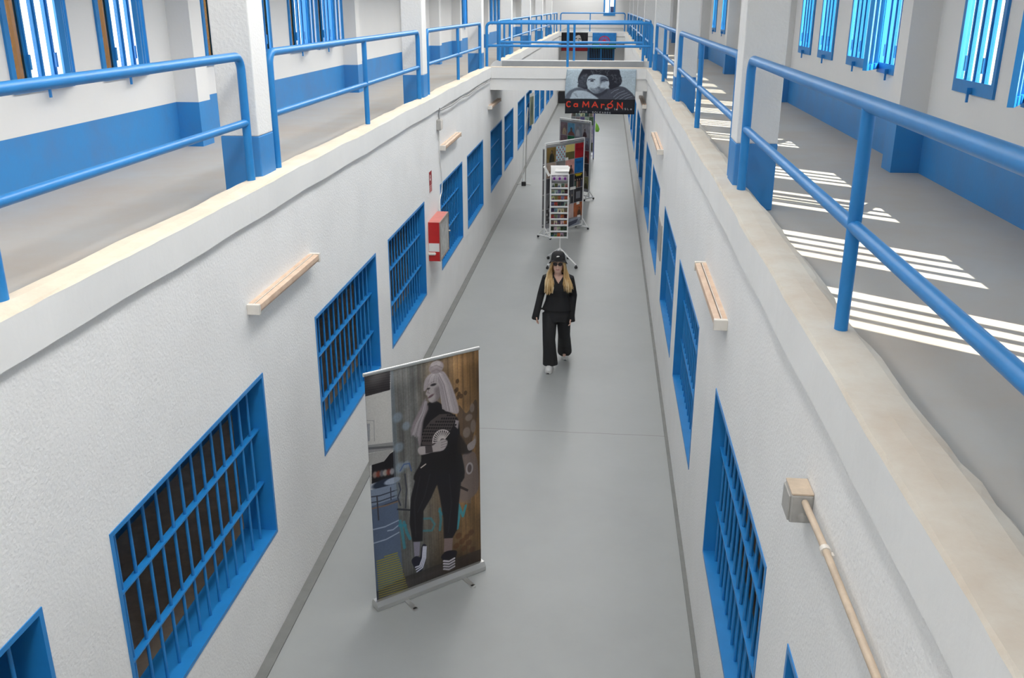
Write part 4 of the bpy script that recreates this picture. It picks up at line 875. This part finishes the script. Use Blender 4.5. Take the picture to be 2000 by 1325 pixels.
e = thing('junction_box', 'grey plastic junction box with conduit on the right lower wall', 'junction box', (XR, 3.26, 2.845))
m = MB(); m.box((-0.085, -0.065, -0.06), (0, 0.065, 0.06), GREYP); m.build('body', e, 0.008)
m = MB(); m.box((-0.084, -0.064, 0.06), (-0.002, 0.064, 0.066), TANP); m.build('dusty_top', e)
m = MB(); m.box((-0.092, -0.058, -0.052), (-0.085, 0.058, 0.052), GREYP); m.build('lid', e, 0.003)
m = MB(); m.tube([(-0.04, -0.065, -0.03), (-0.04, -0.077, -0.03)], 0.016, GREYP, 10); m.build('blanking_plug', e)
e = thing('conduit_pipe', 'thin cream conduit running along the right lower wall from the junction box', 'pipe', (XR, 2.0, 2.88))
m = MB(); m.tube([(-0.035, 1.19, 0.0), (-0.03, 0.9, 0.002), (-0.027, 0.4, -0.002), (-0.025, -1.5, 0.0)], 0.013, TANP, 10); m.build('tube', e)
for y in (0.86, -0.6):
    m = MB(); m.tube([(-0.03, y - 0.012, 0), (-0.03, y + 0.012, 0)], 0.019, BATW, 10); m.box((-0.03, y - 0.012, -0.024), (0, y + 0.012, -0.012), BATW); m.build('clip', e)

m = MB(); m.box((-0.015, -0.35, -0.25), (0, 0.35, 0.25), GREYP); m.box((-0.018, -0.33, -0.23), (-0.015, 0.33, 0.23), ALU)
o = m.build('wall_plaque', None, 0.003); o.location = (XR, 13.02, 1.55); tag(o, 'grey plaque between two right-hand barred windows', 'plaque')

e = thing('junction_box', 'small grey junction box under the left fascia with a dangling cable', 'junction box', (XL, 13.52, 3.03))
m = MB(); m.box((0, -0.09, -0.075), (0.06, 0.09, 0.075), GREYP); m.build('body', e, 0.008)
m = MB(); m.box((0.06, -0.08, -0.065), (0.066, 0.08, 0.065), BATW); m.build('lid', e, 0.003)
m = MB(); m.tube([(XL + 0.05, 13.45, 3.27), (XL + 0.03, 13.46, 3.18), (XL + 0.03, 13.5, 3.1)], 0.008, CABLE, 6); m.tube([(XL + 0.04, 13.5, 3.23), (XL + 0.045, 14.5, 3.20), (XL + 0.045, 15.6, 3.225), (XL + 0.045, 16.4, 3.19), (XL + 0.045, 17.6, 3.225), (XL + 0.045, 19.7, 3.215)], 0.011, CABLE, 6)
o = m.build('cable'); tag(o, 'grey cable sagging along the underside of the left fascia', 'cable')
m = MB(); pts = [(13.54, 2.96), (13.56, 2.7), (13.60, 2.46), (13.68, 2.3), (13.72, 2.15), (13.66, 2.02), (13.56, 1.98), (13.42, 1.9), (13.38, 1.8)]
m.tube([(XL + 0.012, y, z) for y, z in pts], 0.008, CABLEW, 8); o = m.build('cable'); tag(o, 'white cable dangling down to the red fire hose cabinet', 'cable')

# fire hose cabinet
HX, HY0, HY1, HZ0, HZ1, HD = XL, 12.57, 13.31, 1.24, 1.80, 0.17
e = thing('fire_hose_cabinet', 'red fire hose cabinet with glass front on the left lower wall', 'fire cabinet', (HX, (HY0 + HY1) / 2, HZ0))
L = (HY1 - HY0) / 2; H = HZ1 - HZ0
m = MB(); m.box((0, -L, 0), (HD - 0.012, L, H - 0.004), RED); m.build('body', e, 0.003)
m = MB(); m.box((0, -L, H - 0.004), (HD - 0.012, L, H + 0.001), PINKTOP); m.build('faded_top', e)
m = MB(); t = 0.035; BRN = mat('cabinet_door_frame', (0.30, 0.25, 0.22), 0.5)
m.box((HD - 0.012, -L, 0), (HD, -L + t, H), BRN); m.box((HD - 0.012, L - t, 0), (HD, L, H), BRN); m.box((HD - 0.012, -L + t, 0), (HD, L - t, t), BRN); m.box((HD - 0.012, -L + t, H - t), (HD, L - t, H), BRN); dr = m.build('door', e)
GLZ = mat('dusty_glazing', (0.36, 0.36, 0.35), 0.25, noise=0.35, nscale=7, col2=(0.52, 0.52, 0.51))
m = MB(); m.box((HD - 0.010, -L + t, t), (HD - 0.004, L - t, H - t), GLZ); m.build('glass_pane', dr)
m = MB(); m.tube([(HD, L - 0.02, H * 0.5), (HD + 0.025, L - 0.02, H * 0.5)], 0.012, ALU, 8); m.build('knob', dr)
m = MB(); m.box((0.004, -L - 0.002, 0.14), (0.152, -L, 0.26), PAPER); m.build('notice', e)
m = MB(); m.tube([(0.0, -L - 0.028, 0.115), (0.09, -L - 0.028, 0.115)], 0.022, BATW, 12); m.tube([(0.09, -L - 0.028, 0.115), (0.105, -L - 0.028, 0.115)], [0.022, 0.012], BATW, 12); m.build('pipe_stub', e)
def hose_sign():
    c = Cv(44, 64, S8(158, 44, 48)); W = S8(214, 204, 200)
    c.poly([(0.15, 0.08), (0.85, 0.08), (0.85, 0.62), (0.15, 0.62)], S8(150, 30, 38)); c.ell(0.42, 0.3, 0.22, 0.22, W); c.ell(0.42, 0.3, 0.10, 0.10, S8(150, 30, 38)); c.line([(0.62, 0.34), (0.72, 0.55), (0.6, 0.6)], 0.07, W)
    c.poly([(0, 0.66), (1, 0.66), (1, 1), (0, 1)], S8(200, 150, 148))
    for y in (0.74, 0.84, 0.93): c.line([(0.15, y), (0.85, y)], 0.05, S8(170, 70, 72))
    return c.material('hose_sign_print', 0.6)
slab_sleeve('fire_sign', hose_sign(), (XL + 0.006, 12.82, 2.325), PI / 2, (0.20, 0.29), 'small red and white fire hose sign above the red cabinet', 'sign', None)

# folded pole stand and poster by the left wall, further along
e = thing('folded_stand', 'thin white folded pole stand leaning by the left lower wall', 'stand', (-2.17, 25.3, 0))
m = MB(); m.tube([(-0.03, 0, 0.1), (0.0, 0, 1.1), (0.11, -0.02, 2.1)], 0.012, WMET, 8); m.build('pole', e)
m = MB(); m.tube([(0.05, 0, 0.1), (0.07, 0, 1.1), (0.115, 0, 2.08)], 0.014, ALU, 8); m.build('pole', e)
m = MB(); m.box((-0.05, -0.05, 0), (0.07, 0.05, 0.11), BLACK); m.build('base_block', e, 0.006)
for a in (0.3, PI - 0.35, 1.8):
    m = MB(); m.tube([(0, 0, 0.06), (0.2 * math.cos(a), 0.25 * math.sin(a), 0.02)], 0.011, ALU, 8); m.build('leg', e)
def poster_print():
    c = Cv(40, 60, S8(120, 128, 104)); c.noise(0.15, (4, 6), 4); c.poly([(0, 0), (1, 0), (1, 0.12), (0, 0.1)], S8(206, 206, 200)); c.ell(0.5, 0.5, 0.3, 0.4, S8(80, 96, 84), soft=0.5); return c.material('poster_print', 0.6)
slab_sleeve('wall_poster', poster_print(), (XL + 0.05, 30.55, 1.52), PI / 2 - 0.1, (0.7, 1.0), 'greenish poster board propped on the left lower wall far along', 'poster', None, 0.01)
# ------------------------------------------------------------------ the walking woman (local: x to her left, faces -y, z up)
SKIN = mat('skin', (0.72, 0.46, 0.36), 0.55, noise=0.06, nscale=30)
KNIT = mat('black_knit', (0.012, 0.012, 0.014), 0.85, noise=0.2, nscale=60)
TROU = mat('black_trousers', (0.016, 0.016, 0.018), 0.8, noise=0.2, nscale=40)
FELT = mat('black_hat_cloth', (0.018, 0.018, 0.02), 0.85)
HAIRM = mat('blonde_hair', (0.62, 0.42, 0.19), 0.5, noise=0.35, nscale=9, col2=(0.46, 0.28, 0.11), stretch=(6, 6, 0.8))
HAIRL = mat('pale_blonde_hair', (0.72, 0.56, 0.33), 0.5)
SHOE = mat('white_shoe', (0.68, 0.68, 0.67), 0.5, noise=0.1, nscale=20)
SOLE = mat('dark_sole', (0.05, 0.05, 0.055), 0.7)
LENS = mat('sunglass_lens', (0.03, 0.022, 0.02), 0.12)
LIP = mat('lips', (0.50, 0.20, 0.18), 0.5)
PX, PY = -0.545, 11.75
woman = thing('person', 'person in black clothes, bucket hat and sunglasses with long blonde hair, walking down the corridor', 'person', (PX, PY, 0))
def remeshed(mb, name, parent, vox, smooth_it=6, cut=None, m=None):
    me = mb.mesh(name + '_src'); t = bpy.data.objects.new('tmp', me); C.objects.link(t)
    r = t.modifiers.new('r', 'REMESH'); r.mode = 'VOXEL'; r.voxel_size = vox; r.use_smooth_shade = True
    s = t.modifiers.new('s', 'SMOOTH'); s.factor = 0.5; s.iterations = smooth_it
    dg = bpy.context.evaluated_depsgraph_get(); me2 = bpy.data.meshes.new_from_object(t.evaluated_get(dg))
    bpy.data.objects.remove(t); bpy.data.meshes.remove(me); me2.name = name
    bm = bmesh.new(); bm.from_mesh(me2)
    if cut:
        bmesh.ops.delete(bm, geom=[f for f in bm.faces if cut(f.calc_center_median())], context='FACES')
    for f in bm.faces: f.smooth = True
    bm.to_mesh(me2); bm.free(); me2.materials.clear(); me2.materials.append(m); return link(name, me2, parent)
# joints
SH = {-1: Vector((-0.150, 0.0, 1.285)), 1: Vector((0.155, 0.0, 1.285))}
EL = {-1: Vector((-0.222, 0.03, 1.045)), 1: Vector((0.208, 0.05, 1.035))}
WR = {-1: Vector((-0.276, -0.05, 0.80)), 1: Vector((0.186, -0.02, 0.775))}
HIP = {-1: Vector((-0.092, 0, 0.80)), 1: Vector((0.088, 0.01, 0.80))}
KN = {-1: Vector((-0.098, -0.075, 0.44)), 1: Vector((0.092, 0.10, 0.455))}
AN = {-1: Vector((-0.084, -0.045, 0.09)), 1: Vector((0.093, 0.43, 0.155))}
b = MB()
# head and neck
hy = -0.035
b.rings([(0, hy - 0.045, 1.372, 0.022, 0.020), (0, hy - 0.040, 1.385, 0.040, 0.040), (0, hy - 0.022, 1.412, 0.055, 0.065), (0, hy - 0.006, 1.447, 0.064, 0.084), (0, hy + 0.004, 1.487, 0.070, 0.092), (0, hy + 0.010, 1.527, 0.073, 0.096), (0, hy + 0.012, 1.567, 0.071, 0.094), (0, hy + 0.012, 1.607, 0.055, 0.074), (0, hy + 0.012, 1.627, 0.025, 0.034)], SKIN, 20)
b.rings([(0, hy - 0.094, 1.432, 0.010, 0.008), (0, hy - 0.100, 1.442, 0.013, 0.016), (0, hy - 0.094, 1.459, 0.009, 0.012), (0, hy - 0.085, 1.492, 0.006, 0.008)], SKIN, 10)
b.rings([(0, 0.0, 1.24, 0.072, 0.062), (0, -0.006, 1.30, 0.052, 0.052), (0, -0.015, 1.40, 0.047, 0.05)], SKIN, 16)
for s in (-1, 1): b.rings([(s * 0.072, hy + 0.03, 1.457, 0.007, 0.012), (s * 0.078, hy + 0.03, 1.482, 0.009, 0.018), (s * 0.078, hy + 0.034, 1.512, 0.008, 0.016)], SKIN, 8)
# trunk, limbs (under the clothes)
b.rings([(0, 0, 0.76, 0.11, 0.09), (0, 0, 0.85, 0.13, 0.085), (0, 0, 0.95, 0.125, 0.08), (0, 0, 1.05, 0.12, 0.085), (0, -0.005, 1.16, 0.145, 0.098), (0, 0, 1.25, 0.15, 0.088), (0, 0, 1.305, 0.11, 0.066), (0, -0.003, 1.33, 0.055, 0.052)], SKIN, 20)
for s in (-1, 1):
    b.tube([SH[s], (SH[s] + EL[s]) / 2, EL[s], (EL[s] * 0.6 + WR[s] * 0.4), WR[s]], [0.042, 0.037, 0.032, 0.031, 0.021], SKIN, 12)
    b.tube([HIP[s] + Vector((0, 0, 0.05)), (HIP[s] + KN[s]) / 2, KN[s], KN[s] * 0.62 + AN[s] * 0.38, AN[s]], [0.06, 0.062, 0.048, 0.05, 0.032], SKIN, 12)
    a = AN[s]; b.tube([a + Vector((0, 0.035, -0.055)), a + Vector((0, -0.05, -0.05)), a + Vector((0, -0.15, -0.068))], [0.03, 0.034, 0.02], SKIN, 10)
# hands: palm, four fingers, thumb from the side of the palm
for s in (-1, 1):
    w = WR[s]; d = Vector((0.012 if s < 0 else -0.012, -0.02, -1)).normalized()   # finger direction
    sd = Vector((0, -1, 0)); nrm = d.cross(sd).normalized(); sd = nrm.cross(d).normalized()
    if sd.y > 0: sd = -sd
    inn = Vector((-s, 0, 0))                                                          # towards the thigh
    b.tube([w, w + d * 0.03, w + d * 0.065, w + d * 0.088], [(0.022, 0.018), (0.020, 0.034), (0.018, 0.039), (0.015, 0.036)], SKIN, 12)
    for k, (off, ln) in enumerate(((0.030, 0.062), (0.010, 0.070), (-0.010, 0.066), (-0.028, 0.052))):
        p = w + d * 0.083 + sd * off
        q1 = p + d * ln * 0.45 + inn * 0.008; q2 = q1 + (d * 0.8 + inn * 0.55).normalized() * ln * 0.32; q3 = q2 + (d * 0.55 + inn * 0.85).normalized() * ln * 0.25
        b.tube([p - d * 0.012, q1, q2, q3], [0.0088, 0.0084, 0.0078, 0.006], SKIN, 8)
    p = w + d * 0.03 + sd * 0.028; b.tube([p - sd * 0.012, p + sd * 0.018 + d * 0.022 + inn * 0.006, p + sd * 0.024 + d * 0.045 + inn * 0.012, p + sd * 0.02 + d * 0.062 + inn * 0.016], [0.0115, 0.0105, 0.0092, 0.007], SKIN, 8)
remeshed(b, 'body', woman, 0.0048, 3, None, SKIN)
# jumper with V neck
b = MB()
b.rings([(-0.005, 0.0, 0.845, 0.205, 0.135), (-0.003, 0, 0.90, 0.185, 0.128), (0, 0, 0.97, 0.162, 0.115), (0, 0, 1.05, 0.148, 0.108), (0, -0.008, 1.14, 0.160, 0.120), (0, -0.006, 1.21, 0.170, 0.116), (0, 0, 1.27, 0.168, 0.098), (0, 0.004, 1.315, 0.125, 0.078), (0, 0.008, 1.345, 0.07, 0.064)], KNIT, 24)
for s in (-1, 1):
    w = WR[s]; e2 = EL[s]; dd = (w - e2).normalized(); cuff = w + Vector((0.006 if s > 0 else -0.016, -0.004, -0.085))
    b.tube([SH[s] + Vector((-s * 0.03, 0, 0.005)), SH[s], (SH[s] + e2) / 2, e2, e2 * 0.5 + w * 0.5, w, cuff], [0.055, 0.060, 0.056, 0.050, 0.047, 0.048, (0.052, 0.048)], KNIT, 14)
def vneck(p):
    return p.y < -0.01 and p.z > 1.24 and abs(p.x - 0.012) < (p.z - 1.24) * 0.66 + 0.004
remeshed(b, 'jumper', woman, 0.0085, 4, vneck, KNIT)
# wide trousers
b = MB()
b.rings([(0, 0.005, 0.70, 0.175, 0.115), (0, 0.003, 0.78, 0.182, 0.125), (0, 0.0, 0.87, 0.168, 0.118), (0, 0, 0.90, 0.155, 0.112)], TROU, 24)
k, a = KN[-1], AN[-1]
b.tube([(-0.098, 0, 0.80), (-0.100, -0.035, 0.62), k + Vector((-0.004, 0, 0)), k * 0.5 + a * 0.5 + Vector((0.0, 0.012, 0)), Vector((-0.079, -0.04, 0.075))], [(0.105, 0.098), (0.096, 0.090), (0.086, 0.078), (0.092, 0.082), (0.105, 0.088)], TROU, 18)
k, a = KN[1], AN[1]
b.tube([(0.085, 0, 0.80), (0.086, 0.05, 0.63), k, k * 0.5 + a * 0.5 + Vector((0.0, 0.0, -0.012)), a * 1.0 + Vector((0.0, -0.02, -0.055))], [(0.102, 0.095), (0.092, 0.086), (0.083, 0.076), (0.092, 0.084), (0.102, 0.092)], TROU, 18)
remeshed(b, 'trousers', woman, 0.009, 4, None, TROU)
# shoes
def shoe(at, pitch, yaw):
    M = Matrix.Translation(at) @ Matrix.Rotation(yaw, 4, 'Z') @ Matrix.Rotation(pitch, 4, 'X')
    u = MB(); L = [(0.035, 0.036, 0.075), (0.01, 0.040, 0.085), (-0.05, 0.041, 0.085), (-0.10, 0.045, 0.070), (-0.15, 0.050, 0.056), (-0.20, 0.045, 0.046), (-0.228, 0.028, 0.032)]
    vs = []; n = 14
    for (y, hw, h) in L:
        for q in range(n):
            t = 2 * PI * q / n; x = hw * math.cos(t); z = 0.024 + max(0, math.sin(t)) ** 0.8 * (h - 0.0) if math.sin(t) > 0 else 0.024 + 0.008 * math.sin(t)
            vs.append(M @ Vector((x, y, z)))
    fs = [(i * n + q, i * n + (q + 1) % n, (i + 1) * n + (q + 1) % n, (i + 1) * n + q) for i in range(len(L) - 1) for q in range(n)] + [tuple(range(n)), tuple(range(len(vs) - n, len(vs)))]
    u.add(vs, fs, SHOE, True); o = u.build('shoe', woman)
    s = MB(); out = [(0.042, 0.030), (0.02, 0.043), (-0.06, 0.045), (-0.12, 0.050), (-0.17, 0.053), (-0.215, 0.042), (-0.242, 0.018)]
    ring = [(w, y) for y, w in out] + [(-w, y) for y, w in reversed(out)]
    vs = [M @ Vector((x, y, 0.0)) for x, y in ring] + [M @ Vector((x, y, 0.024)) for x, y in ring]; k = len(ring)
    s.add(vs, [tuple(range(k)), tuple(range(2 * k - 1, k - 1, -1))] + [(i, (i + 1) % k, (i + 1) % k + k, i + k) for i in range(k)], SHOE); s.build('midsole', o)
    t = MB(); vs = [M @ Vector((x * 0.98, y * 0.99, -0.004)) for x, y in ring] + [M @ Vector((x * 0.98, y * 0.99, 0.003)) for x, y in ring]
    t.add(vs, [tuple(range(k)), tuple(range(2 * k - 1, k - 1, -1))] + [(i, (i + 1) % k, (i + 1) % k + k, i + k) for i in range(k)], SOLE)
    t.box((-0.018, -0.243, 0.002), (0.018, -0.232, 0.018), SOLE, M); t.build('sole', o)
    c = MB()
    for yy, zz in ((-0.075, 0.100), (-0.095, 0.092), (-0.115, 0.084)): c.tube([M @ Vector((-0.026, yy, zz - 0.008)), M @ Vector((0, yy - 0.004, zz + 0.002)), M @ Vector((0.026, yy, zz - 0.008))], 0.004, PAPER, 6)
    c.build('laces', o)
shoe((-0.086, 0.01, 0.006), 0.0, -0.06)
shoe((0.095, 0.54, 0.095), 0.42, 0.05)
# bucket hat
def lathe(mb, prof, c, m, n=32, tilt=0.0, sy=1.0, lift=0.0):
    R = Matrix.Translation(c) @ Matrix.Rotation(tilt, 4, 'X'); vs = []
    for r, z in prof:
        for q in range(n): t = 2 * PI * q / n; vs.append(R @ Vector((r * math.cos(t), r * math.sin(t) * sy, z * (1 - lift * max(0, -math.sin(t))) if z < 0 else z)))
    fs = [(i * n + q, i * n + (q + 1) % n, (i + 1) * n + (q + 1) % n, (i + 1) * n + q) for i in range(len(prof) - 1) for q in range(n)]
    mb.add(vs, fs, m, True)
HCc = (0, hy + 0.004, 1.533)
b = MB(); lathe(b, [(0.0005, 0.120), (0.035, 0.118), (0.062, 0.108), (0.080, 0.088), (0.090, 0.055), (0.094, 0.02), (0.096, -0.006)], HCc, FELT, 32, -0.15, 1.20); hat = b.build('hat', woman)
b = MB(); lathe(b, [(0.094, 0.012), (0.101, -0.005), (0.113, -0.028), (0.126, -0.050), (0.125, -0.054), (0.110, -0.034), (0.099, -0.010), (0.092, 0.008)], HCc, FELT, 32, -0.15, 1.13, 0.9); b.build('brim', hat)
b = MB(); b.prism([(-0.020, 0.0), (-0.012, 0.010), (0.004, 0.013), (0.020, 0.011), (0.021, 0.003), (0.005, -0.002), (-0.010, -0.005)], -0.003, 0.003, PAPER); em = b.build('emblem', hat); em.location = (0.0, hy + 0.004 - 0.103, 1.602); em.rotation_euler = (-0.35, 0, 0)
# sunglasses
b = MB()
for s in (-1, 1):
    vs = [(s * 0.032 + 0.027 * math.cos(t), hy - 0.098 + 0.35 * abs(s * 0.032 + 0.027 * math.cos(t)) ** 1.4 * 3, 1.499 + 0.022 * math.sin(t) + (0.003 if math.sin(t) > 0 else 0)) for t in np.linspace(0, 2 * PI, 20, endpoint=False)]
    b.add(vs + [(x, y - 0.004, z) for x, y, z in vs], [tuple(range(20)), tuple(range(39, 19, -1))] + [(i, (i + 1) % 20, (i + 1) % 20 + 20, i + 20) for i in range(20)], LENS)
gl = b.build('sunglasses', woman)
b = MB(); b.tube([(-0.008, hy - 0.1, 1.505), (0, hy - 0.103, 1.507), (0.008, hy - 0.1, 1.505)], 0.003, BLACK, 6)
for s in (-1, 1): b.tube([(s * 0.058, hy - 0.082, 1.508), (s * 0.074, hy - 0.04, 1.508), (s * 0.079, hy + 0.03, 1.503)], 0.003, BLACK, 6)
b.build('glasses_frame', gl)
b = MB(); b.tube([(-0.024, hy - 0.086, 1.424), (-0.01, hy - 0.093, 1.426), (0.01, hy - 0.093, 1.426), (0.024, hy - 0.086, 1.424)], [(0.003, 0.003), (0.008, 0.007), (0.008, 0.007), (0.003, 0.003)], LIP, 8); b.build('lips', woman)
# hair: locks from under the hat over both shoulders
b = MB(); rh = np.random.default_rng(21)
for s in (-1, 1):
    for k in range(64):
        f = k / 63; a = rh.uniform(0, 1); fr = rh.uniform(0, 1)
        x0 = s * (0.060 + 0.022 * a); y0 = hy - 0.055 + 0.13 * fr
        lo, hi = (0.045, 0.172) if s < 0 else (0.082, 0.200)
        xe = s * (lo + (hi - lo) * f) + rh.normal(0, 0.006); ye = -0.125 + 0.03 * fr + (0.03 if abs(xe) > 0.15 else 0)
        ze = (1.075 + 0.10 * rh.random() + (0.03 if s > 0 else 0.0)) + (0.15 if f < 0.10 else 0)
        p0 = Vector((x0, y0, 1.535)); p1 = Vector((s * (0.080 + 0.012 * a), y0 - 0.01, 1.46)); p2 = Vector((s * (0.082 + 0.05 * f), -0.065 + 0.05 * fr, 1.345)); p3 = Vector((xe * 0.93, -0.118 + 0.03 * fr, 1.22)); p4 = Vector((xe, ye, ze))
        r0 = rh.uniform(0.007, 0.012); pts = []
        P = [p0, p0, p1, p2, p3, p4, p4]
        for i in range(1, 5):
            for t in (0, 0.33, 0.66):
                q0, q1, q2, q3 = P[i - 1], P[i], P[i + 1], P[i + 2]
                pts.append(0.5 * (2 * q1 + (q2 - q0) * t + (2 * q0 - 5 * q1 + 4 * q2 - q3) * t * t + (3 * q1 - q0 - 3 * q2 + q3) * t ** 3) + Vector((rh.normal(0, 0.0025), rh.normal(0, 0.002), 0)))
        pts.append(p4); n = len(pts); rad = [r0 * (0.8 + 0.3 * math.sin(PI * i / n)) * (1 if i < n - 3 else (n - i) / 4) for i in range(n)]
        b.tube(pts, rad, HAIRM if rh.random() < 0.7 else HAIRL, 6)
# hair at the back of the head and down the back
for k in range(26):
    t = PI * (k + 0.5) / 26; x = 0.082 * math.cos(t); y = hy + 0.02 + 0.095 * math.sin(t)
    b.tube([(x * 0.9, y * 0.9, 1.54), (x, y, 1.45), (x * 1.15, y + 0.01, 1.34), (x * 1.4, 0.11 - 0.02 * abs(math.cos(t)), 1.2), (x * 1.5, 0.125, 1.08)], [0.014, 0.016, 0.016, 0.013, 0.004], HAIRM, 6)
b.build('hair', woman)
